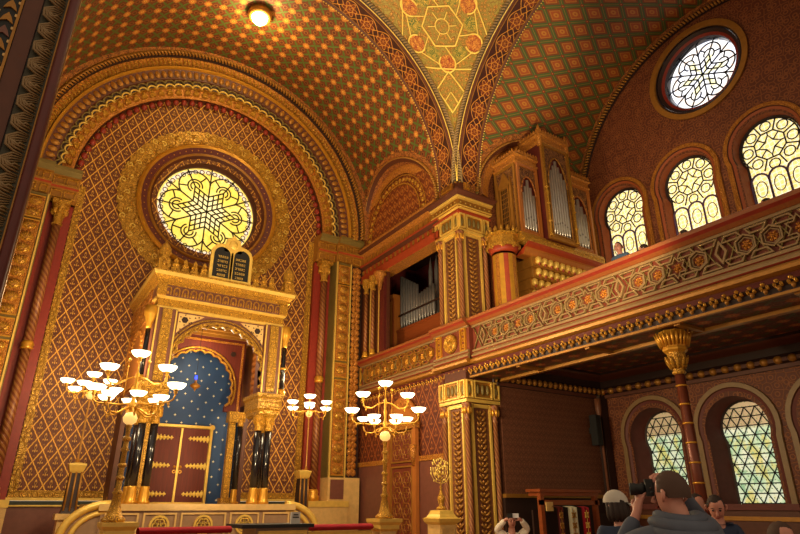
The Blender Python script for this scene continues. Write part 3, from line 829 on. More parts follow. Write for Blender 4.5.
# lower side wall of the ark arm with dado
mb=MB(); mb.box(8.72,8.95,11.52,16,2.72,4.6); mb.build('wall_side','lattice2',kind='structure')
mb=MB(); mb.box(8.68,8.95,11.52,16,0,2.6,0); mb.box(8.66,8.95,11.52,16,2.6,2.72,1); mb.build('baseboard_side',['mauve','orange'],kind='structure')
# left counterpart wall (mostly out of frame)
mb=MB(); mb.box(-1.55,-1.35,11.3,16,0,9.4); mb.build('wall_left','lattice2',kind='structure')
# room behind the ark arm gallery
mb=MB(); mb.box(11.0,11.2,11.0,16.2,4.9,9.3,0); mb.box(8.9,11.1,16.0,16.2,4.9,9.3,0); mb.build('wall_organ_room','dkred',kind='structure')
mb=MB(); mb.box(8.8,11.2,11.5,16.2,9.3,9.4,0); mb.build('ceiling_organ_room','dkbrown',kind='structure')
mb=MB(); mb.box(8.75,11.2,10.8,16.2,4.6,4.9,0); mb.box(8.8,XW,-3,10.5,4.9,4.98,0); mb.build('floor_gallery','woodB',kind='structure')
# entablature over the ark arm gallery
def extr_x(mb,prof,y0,y1,ms):      # profile (x,z) swept along y
    for q in range(len(prof)-1):
        (a,z0),(b,z1)=prof[q],prof[q+1]; mb.poly([(a,y0,z0),(a,y1,z0),(b,y1,z1),(b,y0,z1)],ms[q])
    for y in(y0,y1): mb.poly([(p[0],y,p[1]) for p in prof],ms[0])
mb=MB(); extr_x(mb,[(9.0,8.15),(8.55,8.15),(8.55,8.4),(8.62,8.42),(8.62,8.62),(8.5,8.68),(8.5,8.75),(8.6,8.78),(8.6,9.0),(8.46,9.1),(8.4,9.2),(8.4,9.27),(9.0,9.3)],11.3,15.6,[2,1,0,1,0,1,0,2,2,0,2,0])

y=11.6
while y<15.5:
    mb.box(8.57,8.61,y,y+.16,8.8,8.98,3); mb.box(8.58,8.63,y,y+.06,8.46,8.58,3); y+=.24
mb.build('trim_side_entablature',['brown','vermil','orange','oldgold'],kind='structure')
# pilasters between the jamb and the gallery opening
mb=MB(); mb.box(8.66,8.76,14.1,15.95,4.9,8.2,0)
for y0,y1,m in((15.25,15.3,1),(14.95,15.0,1),(14.45,14.5,1)): mb.box(8.6,8.7,y0,y1,5.5,8.2,m)
mb.box(8.58,8.75,14.12,14.4,5.5,8.0,2)
mb.build('trim_gallery_pilaster',['brown','palegold','dkred'],kind='structure')
for yy,lab in((15.1,'slim gilt colonnette beside the gallery opening, nearer the ark wall'),(14.68,'slim gilt colonnette beside the gallery opening, nearer the dark pipe loft')):
    t=thing('slim_colonnette',lab,'column',(8.5,yy,5.68))
    mb=MB(); mb.lathe([(.06,5.8),(.055,7.7)],(8.52,yy,0),10); mb.build('shaft','twist',t)
    mb=MB(); mb.lathe([(.1,5.68),(.1,5.74),(.07,5.78),(.08,5.82),(.06,5.86)],(8.52,yy,0),10); mb.build('base','plaingold',t)
    mb=MB(); mb.lathe([(.06,7.68),(.09,7.72),(.06,7.76),(.07,7.85),(.13,8.05),(.14,8.15)],(8.52,yy,0),10)
    for k in range(6): mb.dome((8.52+.1*cos(k*PI/3),yy+.1*sin(k*PI/3),7.95),.04,.04,.07,6,3,full=True)
    mb.build('capital','gold',t)
mb=MB(); mb.lathe([(.0,7.55),(.05,7.6),(.08,7.8),(.16,8.0),(.2,8.05),(.2,8.14)],(8.5,14.25,0),10); mb.build('trim_corbel','orange',kind='structure')
# door in the side wall
root=bpy.data.objects.new('door_1',None); COL.objects.link(root); root.location=(8.6,13.25,0); root['kind']='structure'
F=FX(8.66,13.25,0)
mb=MB(); mb.at(F); mb.box(-.52,.52,0,3.35,-.05,.03,0)
lo=[(-.55,0)]+[(p[0],p[1]) for p in arc(0,3.0,.55,PI,0,16)]+[(.55,0)]
mb.build('door_leaf','recess',root)
mb=MB(); mb.at(F)
def starfield(mb,u0,u1,v0,v1,p,w,r,m=0):
    v=v0+p/2
    row=0
    while v<v1:
        u=u0+p/2
        while u<=u1+.001:
            pts=[(u+(p*.34 if k%2 else p*.17)*cos(k*PI/6),v+(p*.34 if k%2 else p*.17)*sin(k*PI/6),w) for k in range(12)]
            mb.tube([Vector(q) for q in pts],r,4,m=m,closed=True)
            mb.tube([Vector((u+p*.5*cos(k*PI/3),v+p*.5*sin(k*PI/3),w)) for k in range(6)],r,4,m=m,closed=True)
            u+=p
        v+=p*.87; row+=1
starfield(mb,-.42,.42,.15,2.5,.42,.035,.014); starfield(mb,-.42,.42,2.65,3.4,.42,.035,.014)
mb.frame(-.5,.5,.1,2.52,.03,.06,.04); mb.frame(-.5,.5,2.6,3.38,.03,.06,.04)
mb.build('door_lattice','oldgold',root)
mb=MB(); mb.at(F)
for s in(-1,1):
    mb.box(min(s*.56,s*.72),max(s*.56,s*.72),0,3.5,0,.1,0); mb.lathe([(.05,2.5),(.09,2.75),(.1,3.0)],(s*.64,0,.1),8,1,ax='y')
mb.box(-.78,.78,3.4,3.55,0,.14,1); mb.prism([(-.75,3.55)]+arc(0,3.55,.7,PI,0,14)[1:-1]+[(.75,3.55)],0,.05,0)
for k in range(9):
    a=PI*(k+.5)/9; mb.dome((.62*cos(a),3.55+.62*sin(a)*.9,.05),.08,.08,.05,8,3,m=1)
mb.build('door_surround',['woodO','orange'],root)
# ---- gallery ceiling underneath
mb=MB(); mb.box(9.6,XW,-3,10.5,4.84,4.9); mb.build('ceiling_under_gallery','soffit',kind='structure')
mb=MB()
extr_x(mb,[(XW,4.22),(13.16,4.22),(13.14,4.3),(13.06,4.34),(13.06,4.42),(13.12,4.5),(13.1,4.66),(12.9,4.74),(12.86,4.78),(12.86,4.84)],-3,10.5,[0,1,0,1,0,0,1,1,0])
def extr_y(mb,prof,x0,x1,ms):
    for q in range(len(prof)-1):
        (a,z0),(b,z1)=prof[q],prof[q+1]; mb.poly([(x0,a,z0),(x1,a,z0),(x1,b,z1),(x0,b,z1)],ms[q])
    for x in(x0,x1): mb.poly([(x,p[0],p[1]) for p in prof],ms[0])
extr_y(mb,[(10.5,4.22),(10.42,4.22),(10.4,4.3),(10.32,4.34),(10.32,4.42),(10.38,4.5),(10.36,4.66),(10.16,4.74),(10.12,4.78),(10.12,4.84)],9.5,XW,[0,1,0,1,0,0,1,1,0])
for k in range(46): mb.dome((13.08,10.3-k*.28,4.38),.08,.1,.085,8,4,m=2,full=True)
for k in range(20): mb.dome((9.7+k*.18,10.31,4.38),.075,.07,.085,8,4,m=2,full=True)
mb.build('trim_under_gallery_cornice',['dkbrown','brown','oldgold'],kind='structure')
mb=MB(); mb.box(8.85,9.6,-3,10.46,4.36,4.9,0); mb.box(9.5,9.62,-3,10.5,4.3,4.36,1); mb.box(8.72,8.8,-3,10.5,4.33,4.37,1)
for k in range(8): mb.box(8.8,9.5,9.0-k*1.85-.05,9.0-k*1.85+.05,4.31,4.36,1)
mb.build('trim_gallery_beam',['soffit','oldgold'],kind='structure')
FXU=lambda x,y0=0,z0=0: FX(x,y0,z0)@Matrix.Scale(-1,4,(1,0,0))     # u -> +y
# ================================================================ GALLERY BALUSTRADE
bal=thing('gallery_balustrade','long carved gallery parapet with hexagon strapwork and orange handrail','parapet',(8.6,6,4.4))
mb=MB()
for y0,y1,o in((-3,10.2,0),(10.2,11.55,.12),(11.55,15.95,0)):
    extr_x(mb,[(8.8,4.62),(8.72-o,4.62),(8.62-o,4.7),(8.62-o,5.48),(8.75,5.48)],y0,y1,[0,0,0,0])
mb.build('parapet_panel','recess',bal)
mb=MB()
for y0,y1,o in((-3,10.2,0),(10.2,11.55,.12),(11.55,15.95,0)):
    extr_x(mb,[(8.66-o,5.46),(8.56-o,5.48),(8.5-o,5.53),(8.44-o,5.57),(8.43-o,5.63),(8.48-o,5.66),(8.72,5.66),(8.74,5.5)],y0,y1,[0,0,1,0,0,0,0])
mb.build('handrail',['railw','red'],bal)
mb=MB()
for y0,y1,o in((-3,10.2,0),(10.2,11.55,.12),(11.55,15.95,0)):
    extr_x(mb,[(8.62-o,4.9),(8.57-o,4.9),(8.57-o,4.85),(8.6-o,4.84),(8.55-o,4.78),(8.55-o,4.74),(8.58-o,4.72),(8.66-o,4.7)],y0,y1,[0,0,1,0,0,1,0])
    extr_x(mb,[(8.62-o,5.48),(8.58-o,5.48),(8.58-o,5.43),(8.62-o,5.43)],y0,y1,[0,0,0])
mb.build('parapet_moulding',['grey','red'],bal)
mb=MB()
for y0,y1,o in((-3,10.2,0),(10.2,11.55,.12),(11.55,15.95,0)):
    extr_x(mb,[(8.7-o,4.71),(8.55-o,4.7),(8.51-o,4.66),(8.52-o,4.61),(8.6-o,4.59),(8.7-o,4.59)],y0,y1,[0]*5)
mb.build('gilt_roll','oldgold',bal)
mb=MB()
extr_x(mb,[(8.72,4.6),(8.66,4.59),(8.7,4.52),(8.76,4.46),(8.8,4.34)],-3,16,[0,0,1,1])
mb.build('cove',['dkred','dkbrown'],bal)
mb=MB()
y=15.8
while y>-2.6:
    old=mb.M; mb.at(FXU(8.74,y,4.5)); mb.dome((0,.05,0),.06,.045,.07,7,3,m=0); mb.dome((-.045,-.0,0),.03,.05,.05,6,3,m=0); mb.dome((.045,-.0,0),.03,.05,.05,6,3,m=0); mb.dome((0,-.06,0),.035,.05,.04,6,3,m=1); mb.at(old); y-=.19
mb.build('bracket_row',['gold','oldgold'],bal)
mb=MB()
y=15.9
while y>-2.8: mb.box(8.78,8.84,y-.05,y+.05,4.37,4.43,0); y-=.14
mb.build('dentil_row',['brown'],bal)
# strapwork relief
def strapfield(y0,y1,matr,name,rosm):
    mb=MB(); n=int(round((y1-y0)/.37)); p=(y1-y0)/n; mb.at(FXU(8.62,0,5.165))
    for k in range(n):
        u=y0+(k+.5)*p
        if k%5==4:   # narrow lozenge between two crossing bars
            mb.ring([(u,.2),(u+.1,0),(u,-.2),(u-.1,0)],[(u,.13),(u+.06,0),(u,-.13),(u-.06,0)],0,.06)
        elif k%5==1:
            o_=[(u+(.2 if q%2==0 else .115)*cos(q*PI/6+PI/2),(.2 if q%2==0 else .115)*sin(q*PI/6+PI/2)) for q in range(12)]
            i_=[(u+(.165 if q%2==0 else .094)*cos(q*PI/6+PI/2),(.165 if q%2==0 else .094)*sin(q*PI/6+PI/2)) for q in range(12)]
            mb.ring(o_,i_,0,.06)
        else:
            mb.ring(ngon(u,0,.172,6,PI/2),ngon(u,0,.145,6,PI/2),0,.06); mb.ring(ngon(u,0,.125,6,PI/2),ngon(u,0,.108,6,PI/2),0,.035)
        if k%5!=4:
            rz=MB(); rz.at(mb.M)
            rz.dome((u,0,0),.035,.035,.05,8,3)
            for q in range(6): rz.dome((u+.055*cos(q*PI/3),.055*sin(q*PI/3),0),.028,.028,.03,6,2)
            rz.build('rosette',rosm,bal)
        for s in(-1,1):
            uu=u+p/2
            if k<n-1:
                O=[(uu-.17,s*.245),(uu+.17,s*.245),(uu+.1,s*.13),(uu-.1,s*.13)] if k%2 else [(uu-.1,s*.245),(uu+.1,s*.245),(uu+.17,s*.13),(uu-.17,s*.13)]
                cc=sum(q[1] for q in O)/4
                I=[(uu+(q[0]-uu)*.8,cc+(q[1]-cc)*.58) for q in O]
                mb.ring(O,I,0,.05)
            # crossing diagonal bars
            mb.tube([(u+p/2-.13,-s*.25,.03),(u+p/2+.13,s*.25,.03)],.014,4,m=1)
    mb.build(name,[matr,'olive'],bal)
strapfield(-3,10.0,'grey','strapwork','orange'); strapfield(11.7,15.35,'oldgold','strapwork','plaingold')
mb=MB(); mb.at(FXU(8.5,0,5.17))
mb.lathe([(.0,.07),(.06,.09),(.08,.05),(.13,.04),(.15,.09),(.19,.1),(.22,.07),(.24,.0)],(10.87,0,0),24)
mb.build('roundel','gold',bal)
mb=MB(); mb.at(FXU(8.5,0,5.17))
for u in(10.4,11.34):
    mb.frame(u-.1,u+.1,-.27,.27,0,.05,.03)
    for v in(-.15,0,.15): mb.ring(ngon(u,v,.05,8),ngon(u,v,.03,8),0,.03)
mb.at(FXU(8.62,0,5.17)); mb.frame(15.45,15.75,-.27,.27,0,.06,.035)
for v in(-.16,0,.16): mb.ring(ngon(15.6,v,.07,8),ngon(15.6,v,.045,8),0,.04)
mb.build('post_panel','plaingold',bal)
# ================================================================ PIER
pier=thing('crossing_pier','tall square pier with gilt leaf panels carrying the meeting arches','pier',(9.05,10.95,0))
mb=MB(); mb.box(8.68,9.5,10.6,11.42,0,9.7); mb.box(8.62,9.0,10.54,11.0,9.3,10.0); mb.build('core','brown',pier)
def pierface(F,L):  # local u from the visible corner outwards 0..L
    for (z0,z1) in((.9,3.72),(5.55,7.75)):
        yield (F,L,z0,z1)
for F,L in((FY(10.6,8.68),.82),(FXU(8.68,10.6),.82)):
    for z0,z1 in((.5,3.75),(5.5,8.08)):
        mbs=MB(); mbl=MB(); mbp=MB(); mbs.at(F); mbl.at(F); mbp.at(F)
        for u in(.08,.6): mbs.box(u,u+.05,z0,z1,0,.07)
        for u in (.15,): mbs.box(u,u+.43,z0,z0+.08,0,.06); mbs.box(u,u+.43,z1-.08,z1,0,.06)
        mbs.box(.765,.82,z0,z1,0,.05)
        mbp.box(.13,.6,z0,z1,0,.02)
        n=int((z1-z0-.2)/.125)
        for k in range(n):
            v=z0+.15+k*(z1-z0-.25)/n
            for s in(-1,1):
                mbl.tube([(.365,v-.02,.03),(.365+s*.06,v+.01,.05),(.365+s*.12,v+.06,.04),(.365+s*.09,v+.1,.03)],[.012,.032,.024,.006],5)
            mbl.dome((.365,v+.05,.02),.03,.045,.03,6,2)
        mbs.build('gilt_frame','palegold',pier); mbp.build('panel','panelb',pier); mbl.build('leaf_garland','oldgold',pier)

for x,y in((8.6,10.52),(9.44,10.54),(8.62,11.36)):
    mb=MB()
    for z0,z1 in((.5,3.6),(5.5,7.9)): mb.lathe([(.1,z0),(.1,z0+.05),(.07,z0+.1),(.085,z0+.16),(.062,z0+.2),(.06,z1-.25),(.08,z1-.22),(.06,z1-.18),(.07,z1-.1),(.11,z1+.1),(.12,z1+.15)],(x,y,0),12)
    mb.build('colonnette','twist',pier)
    mb=MB()
    for z in(3.58,7.9):
        for k in range(7): mb.dome((x+.09*cos(k*2*PI/7),y+.09*sin(k*2*PI/7),z),.04,.04,.09,6,3,full=True)
    mb.build('colonnette_capital','plaingold',pier)
mb=MB()
for z0,z1,o in((3.78,4.3,.1),(8.08,8.6,.1)):
    mb.box(8.68-o,9.5+o,10.6-o,11.42+o,z0,z0+.07,0); mb.box(8.68-o+.02,9.5+o-.02,10.6-o+.02,11.42+o-.02,z0+.07,z1,3)
    for F in(FY(10.6-o,8.68-o),FXU(8.68-o,10.6-o)):
        old=mb.M; mb.at(F)
        for a,b in((.02,.2),(.24,.78),(.82,1.0)): mb.frame(a,b,z0+.09,z1-.02,-.02,.03,.03,0)
        for k in range(3):
            u=.36+k*.15; mb.dome((u,z0+.3,-.01),.05,.13,.04,8,3,m=1)
        for u in(.11,.91): mb.dome((u,z0+.28,-.01),.045,.13,.04,8,3,m=1)
        mb.at(old)
mb.build('capital_block',['palegold','olive','vermil','oldgold'],pier)
mb=MB()
ringprof(mb,8.68,9.5,10.6,11.42,[(.08,8.56),(.14,8.6),(.14,8.64),(.1,8.66),(.1,8.7),(.16,8.73),(.16,8.98),(.2,9.0),(.2,9.04),(.24,9.08),(.28,9.14),(.28,9.18),(.05,9.26),(-.3,9.35)],ms=[1,1,0,1,0,2,0,0,3,3,3,3,3])
for F in(FY(10.44,8.68-.16),FXU(8.52,10.44)):
    mb.at(F)
    for k in range(7):
        u=.09+k*.16; mb.ring(ngon(u,8.855,.075,4,PI/4),ngon(u,8.855,.045,4,PI/4),0,.03,2); mb.dome((u,8.855,0),.03,.03,.03,6,2,m=0)
    mb.box(.0,1.14,8.76,8.78,0,.03,0); mb.box(.0,1.14,8.94,8.96,0,.03,0)
mb.build('cornice',['palegold','vermil','oldgold','brown'],pier)
mb=MB(); mb.box(8.58,9.6,10.5,11.5,0,.5); mb.build('plinth','mauve',pier)
mb=MB()   # painted springers of the two arches
mb.at(FY(10.56,8.7)); mb.box(.12,.62,9.3,10.1,0,.03,0); mb.frame(.17,.57,9.38,10.02,.03,.05,.03,1)
mb.at(FXU(8.62,10.6)); mb.box(.12,.62,9.3,10.1,0,.03,0); mb.frame(.17,.57,9.38,10.02,.03,.05,.03,1)
mb.build('springer_panel',['orange','plaingold'],pier)
# ================================================================ GALLERY COLUMN
col=thing('gallery_column','slim red and gold banded column with leafy gilt capital under the gallery','column',(9.15,5.62,0))
cx,cy=9.15,5.62
mb=MB(); mb.lathe([(.085,.7),(.08,3.62)],(cx,cy,0),16); mb.build('shaft','bronze',col)
mb=MB()
for k in range(9): z=1.0+k*.3; mb.lathe([(.083,z),(.095,z+.015),(.083,z+.03)],(cx,cy,0),14)
mb.build('band','plaingold',col)
mb=MB(); mb.lathe([(.085,3.6),(.11,3.63),(.09,3.67),(.1,3.72),(.15,3.86),(.14,3.95),(.16,3.97)],(cx,cy,0),16)
for k in range(10):
    a=k*PI/5; mb.tube([(cx+.1*cos(a),cy+.1*sin(a),3.7),(cx+.15*cos(a),cy+.15*sin(a),3.82),(cx+.19*cos(a),cy+.19*sin(a),3.9)],[.03,.035,.01],5)
mb.build('lower_capital','gold',col)
mb=MB()
mb.lathe([(.16,3.96),(.2,4.0),(.2,4.03),(.19,4.05),(.24,4.2),(.22,4.33)],(cx,cy,0),8,sm=False)
for k in range(24):
    a=k*PI/12; r=.215
    mb.tube([(cx+r*cos(a),cy+r*sin(a),4.06),(cx+(r+.03)*cos(a),cy+(r+.03)*sin(a),4.18),(cx+(r+.075)*cos(a),cy+(r+.075)*sin(a),4.3-.03*(k%2))],[.018,.03,.012],5)
mb.build('capital','plaingold',col)
mb=MB(); mb.lathe([(.2,0),(.2,.5),(.15,.55),(.16,.62),(.1,.68),(.085,.72)],(cx,cy,0),16); mb.build('base','oldgold',col)
# ================================================================ ORGAN
org=thing('pipe_organ','large red and gold carved organ case with three towers of silver pipes','organ',(11.3,10.0,4.98))
YF=9.62
mb=MB()
mb.box(9.87,12.7,YF+.02,10.45,7.95,10.0,0); mb.box(10.66,11.72,YF-.18,10.3,7.95,10.85,0)
mb.build('case','dkred',org)
tw=[(9.87,10.62,YF,10.05,9.98,10.5),(10.66,11.72,YF-.2,10.85,10.83,11.54),(11.76,12.7,YF,10.05,11.88,12.5)]
for i,(x0,x1,yf,zt,o0,o1) in enumerate(tw):
    mb=MB(); mb.at(FY(yf))
    # front with pointed lobed opening
    zb=8.1; zs=zb+(zt-zb)*.55; c_=(o0+o1)/2; r=(o1-o0)/2
    op=[(o0,zb),(o0,zs)]+[(c_-r*cos(PI/2*q/5),zs+(zt-.35-zs)*sin(PI/2*q/5)**1.2) for q in range(1,6)]+[(c_+r*cos(PI/2*q/5),zs+(zt-.35-zs)*sin(PI/2*q/5)**1.2) for q in range(4,0,-1)]+[(o1,zs),(o1,zb)]
    holed(mb,[(x0,7.95),(x1,7.95),(x1,zt),(x0,zt)],[op],FY(yf))
    mb.build('tower_front','orgfil',org)
    mb=MB(); mb.at(FY(yf))
    mb.frame(x0,x1,7.95,zt,-.02,.05,.07); mb.frame(o0-.04,o1+.04,8.02,8.1,0,.06,.03)
    for q in range(len(op)-1): mb.tube([op[q]+(.03,),op[q+1]+(.03,)],.022,5)
    mb.dome((x0+.1,zt-.16,.02),.03,.03,.03,8,3); mb.dome((x1-.1,zt-.16,.02),.03,.03,.03,8,3)
    mb.build('tower_frame','woodO' if i!=1 else 'oldgold',org)
    mb=MB()   # cornice and cresting
    ringprof(mb,x0,x1,yf,10.4,[(0,zt-.02),(.05,zt+.03),(.05,zt+.08),(.02,zt+.1),(.02,zt+.2),(.08,zt+.24),(.08,zt+.28),(-.3,zt+.3)])
    for F,L in((FY(yf-.06,x0-.04),x1-x0+.08),(FXU(x0-.06,yf-.04),.8)):
        mb.at(F); n=int(L/.1)
        for q in range(n): 
            u=(q+.5)*L/n; mb.prism([(u-.035,zt+.26),(u+.035,zt+.26),(u+.045,zt+.33),(u,zt+.42),(u-.045,zt+.33)],-.02,.02)
    mb.at(Matrix.Identity(4))
    if i==1:
        for x in(x0,x1): mb.lathe([(.07,zt-.1),(.08,zt+.3),(.04,zt+.36),(.06,zt+.42),(.0,zt+.62)],(x,yf,0),8)
    mb.build('cresting','orange',org)
    n=5 if i!=1 else 7
    for q in range(n):
        u=o0+.03+(q+.5)*(o1-o0-.06)/n; d=abs(q-(n-1)/2)/((n-1)/2); top=zt-.45-d*.42*(1.2 if i==1 else 1)
        rr=(o1-o0)/n*.42; yy=yf+.0
        mb=MB(); mb.lathe([(rr*.25,8.08),(rr,8.32-.06*(1-d)),(rr,top),(rr*.8,top+.005),(rr*.8,top-.02)],(u,yy,0),10); mb.build('pipe','pipe',org)
        mb=MB(); z=8.36+.12*(1-d) ; mb.box(u-rr*.5,u+rr*.5,yy-rr*1.05,yy-rr*.7,z,z+.05); mb.build('pipe_mouth','pipe2',org)
    for x in(x0+.04,x1-.04) if i==1 else ():
        mb=MB(); mb.lathe([(.06,8.0),(.035,8.1),(.03,9.2),(.06,9.3),(.03,9.35),(.03,zt-.05)],(x,yf-.06,0),8)
        for z in(8.4,8.9,9.4): mb.lathe([(.03,z),(.06,z+.04),(.03,z+.08)],(x,yf-.06,0),8)
        mb.build('turned_shaft','gold',org)
# side panel of the case
mb=MB(); mb.at(FXU(9.87,YF)); mb.frame(.02,.8,7.97,10.05,-.02,.05,.06); mb.frame(.28,.62,8.2,9.5,0,.05,.05); mb.prism([(.2,9.5),(.7,9.5),(.45,9.95)],0,.04)
for u in(.2,.7): mb.prism([(u-.05,8.0),(u+.05,8.0),(u+.04,9.3),(u,9.7),(u-.04,9.3)],0,.07)
mb.build('side_frame','oldgold',org)
mb=MB(); mb.at(FXU(9.87,YF)); mb.box(.0,.82,7.97,10.05,-.01,.01,0); mb.box(.3,.6,8.2,9.5,.01,.02,1)
for k in range(9):
    mb.box(.3,.6,8.3+k*.14,8.32+k*.14,.02,.035,2)
for k in range(5): mb.box(.33+k*.06,.34+k*.06,8.2,9.5,.02,.035,2)
mb.build('side_grille',['orgfil','dkbrown','oldgold'],org)
# console base: gilt plinth, red cove, stalactite brackets
mb=MB(); extr_y(mb,[(YF+.1,8.0),(YF-.08,7.98),(YF-.12,7.88),(YF-.1,7.8),(YF-.2,7.74),(YF-.2,7.7),(YF+.1,7.7)],9.78,12.9,[0]*6)
mb.build('console_cornice','gold',org)
mb=MB(); extr_y(mb,[(YF-.2,7.7),(YF-.17,7.64),(YF-.1,7.58),(YF-.06,7.55),(YF-.02,7.46),(YF+.02,7.42),(YF+.3,7.42)],9.9,12.9,[0,0,1,1,1,1]); mb.build('console_cove',['vermil','woodO'],org)
mb=MB()
for r in range(6):
    z=7.42-r*.26; y=YF+.0+r*.1
    mb.box(10.2+r*.03,12.6,y,10.45,z-.26,z,1)
    n=11-r//2
    for k in range(n):
        x=10.25+(k+.5)*(2.35)/n+(r%2)*.08
        mb.dome((x,y-.03,z-.1),.09,.1,.12,8,3,m=0,full=True); mb.lathe([(.0,z-.26),(.03,z-.22),(.045,z-.1)],(x,y-.06,0),6,2)
mb.build('stalactite_bracket',['palegold','oldgold','vermil'],org)
mb=MB(); cx,cy=9.56,9.98
mb.lathe([(.3,7.42),(.36,7.5),(.44,7.56),(.44,7.64),(.38,7.66),(.38,7.86),(.44,7.88),(.44,7.92),(.36,7.94),(.3,7.94)],(cx,cy,0),8,sm=False)
for k in range(16): a=k*PI/8; mb.dome((cx+.4*cos(a),cy+.4*sin(a),7.93),.05,.05,.16,6,3)
mb.build('turret_crown','gold',org)
mb=MB(); mb.lathe([(.3,7.42),(.4,7.55)],(cx,cy,0),24,0); mb.build('turret_cove','vermil',org)
mb=MB()
for k in range(16):
    a=2*PI*k/16
    pts=[(cx+.3*cos(a+q*PI/24),cy+.3*sin(a+q*PI/24)) for q in range(4)]
    P=[[(p[0],p[1],4.98),(p[0],p[1],7.36)] for p in pts]; mb.grid(P,(0,1,2,1)[k%4],lambda i,j:(i*.05,j*2.4))
mb.build('turret_drum',['orange','plaingold','vermil','blue'],org)
# dark pipes in the loft beside the ark
rack=thing('pipe_rack','dull grey organ pipes standing in the dark loft beside an orange cabinet','organ pipes',(9.6,13.9,4.9))
mb=MB(); mb.box(9.4,10.3,12.3,14.7,4.9,6.5); mb.box(9.38,10.32,12.3,14.72,6.5,6.56); mb.build('wind_chest','woodB',rack)
for k in range(13):
    y=14.58-k*.14; top=8.3-k*.085 if k<7 else 7.45+.02*(k-7)
    mb=MB(); mb.lathe([(.012,6.56),(.055,6.8),(.055,top),(.045,top)],(9.5,y,0),8); mb.build('pipe','pipe2',rack)
mb=MB(); mb.box(9.42,9.45,12.4,14.65,6.98,7.03); mb.build('pipe_rail','dkbrown',rack)
for k in range(3):
    mb=MB(); y=13.5-k*.3; mb.lathe([(.02,6.56),(.07,6.9),(.07,8.2),(.0,8.7)],(9.85,y,0),8); mb.build('pipe','pipe2',rack)
cab=MB(); cab.box(9.3,10.2,14.75,15.8,4.9,7.75,0); 
cab.at(FX(9.3)); 
for a in(-15.75,-15.2): cab.frame(a,a+.5,5.5,7.6,0,.03,.06,1)
tag(cab.build('organ_cabinet',['woodO','woodB']),'tall orange wooden cabinet in the loft left of the grey pipes','cabinet')
# ================================================================ ARK
ark=thing('torah_ark','gilded canopied ark with lobed arch, starry blue back and paired black columns','ark',(3.65,13.9,0))
def ark_part(mb,name,mats,parent=ark): return mb.build(name,mats,parent)
mb=MB(); mb.box(1.75,5.55,12.9,16,0,1.5,0); mb.box(1.7,5.6,12.84,16,1.5,1.62,1); mb.box(1.7,5.6,12.86,16,.9,.96,1)
mb.at(FY(12.9))
for a,b in((1.82,2.42),(2.5,3.12),(3.2,4.1),(4.18,4.8),(4.88,5.48)): mb.frame(a,b,1.0,1.46,0,.03,.035,1)
for u in(2.81,3.65,4.49):
    mb.ring(ngon(u,1.23,.19,16),ngon(u,1.23,.15,16),0,.04,2)
    for k in range(6): mb.ring(ngon(u+.08*cos(k*PI/3),1.23+.08*sin(k*PI/3),.06,8),ngon(u+.08*cos(k*PI/3),1.23+.08*sin(k*PI/3),.035,8),0,.04,2)
ark_part(mb,'platform',['taupe','marble','palegold'])
mb=MB()
for s in(-1,1):   # curved side ramps
    X=lambda d:3.65+s*d
    for R,t in((.62,.07),(.48,.05)):
        pts=[(X(1.95+.62-R*cos(a)) if False else X(1.75+R*1.25*cos(a)),12.93,1.0+R*sin(a)) for a in [PI/2*q/12 for q in range(13)]]
        mb.tube(pts,t,6,m=0)
    mb.prism([],0,0) if False else None
    old=mb.M; mb.at(FY(13.0)); mb.prism([(X(1.75),0),(X(2.5),0)]+[(X(1.75+.75*cos(PI/2*q/10)),1.0+.6*sin(PI/2*q/10)) for q in range(11)],0,.05,1); mb.at(old)
ark_part(mb,'side_scroll',['palegold','taupe'])
def blackcol(x,y,z0,z1,r,name='column'):
    mb=MB(); mb.lathe([(r,z0+.3),(r*.94,z1-.3)],(x,y,0),16); o=mb.build(name,'black',ark); o['label']='black marble column shaft'
    mb=MB(); mb.lathe([(r*1.5,z0),(r*1.5,z0+.05),(r*1.15,z0+.08),(r*1.3,z0+.13),(r*1.05,z0+.17),(r*1.2,z0+.22),(r*1.02,z0+.26),(r*1.12,z0+.3),(r,z0+.33)],(x,y,0),14); mb.build('column_base','plaingold',ark); mb=MB()
    mb.lathe([(r,z1-.34),(r*1.2,z1-.3),(r*1.0,z1-.26),(r*1.1,z1-.2),(r*1.6,z1-.03),(r*1.6,z1)],(x,y,0),14)
    for k in range(8): a=k*PI/4; mb.dome((x+r*1.25*cos(a),y+r*1.25*sin(a),z1-.12),r*.4,r*.4,.09,6,3,full=True)
    mb.build('column_capital','gold',ark)
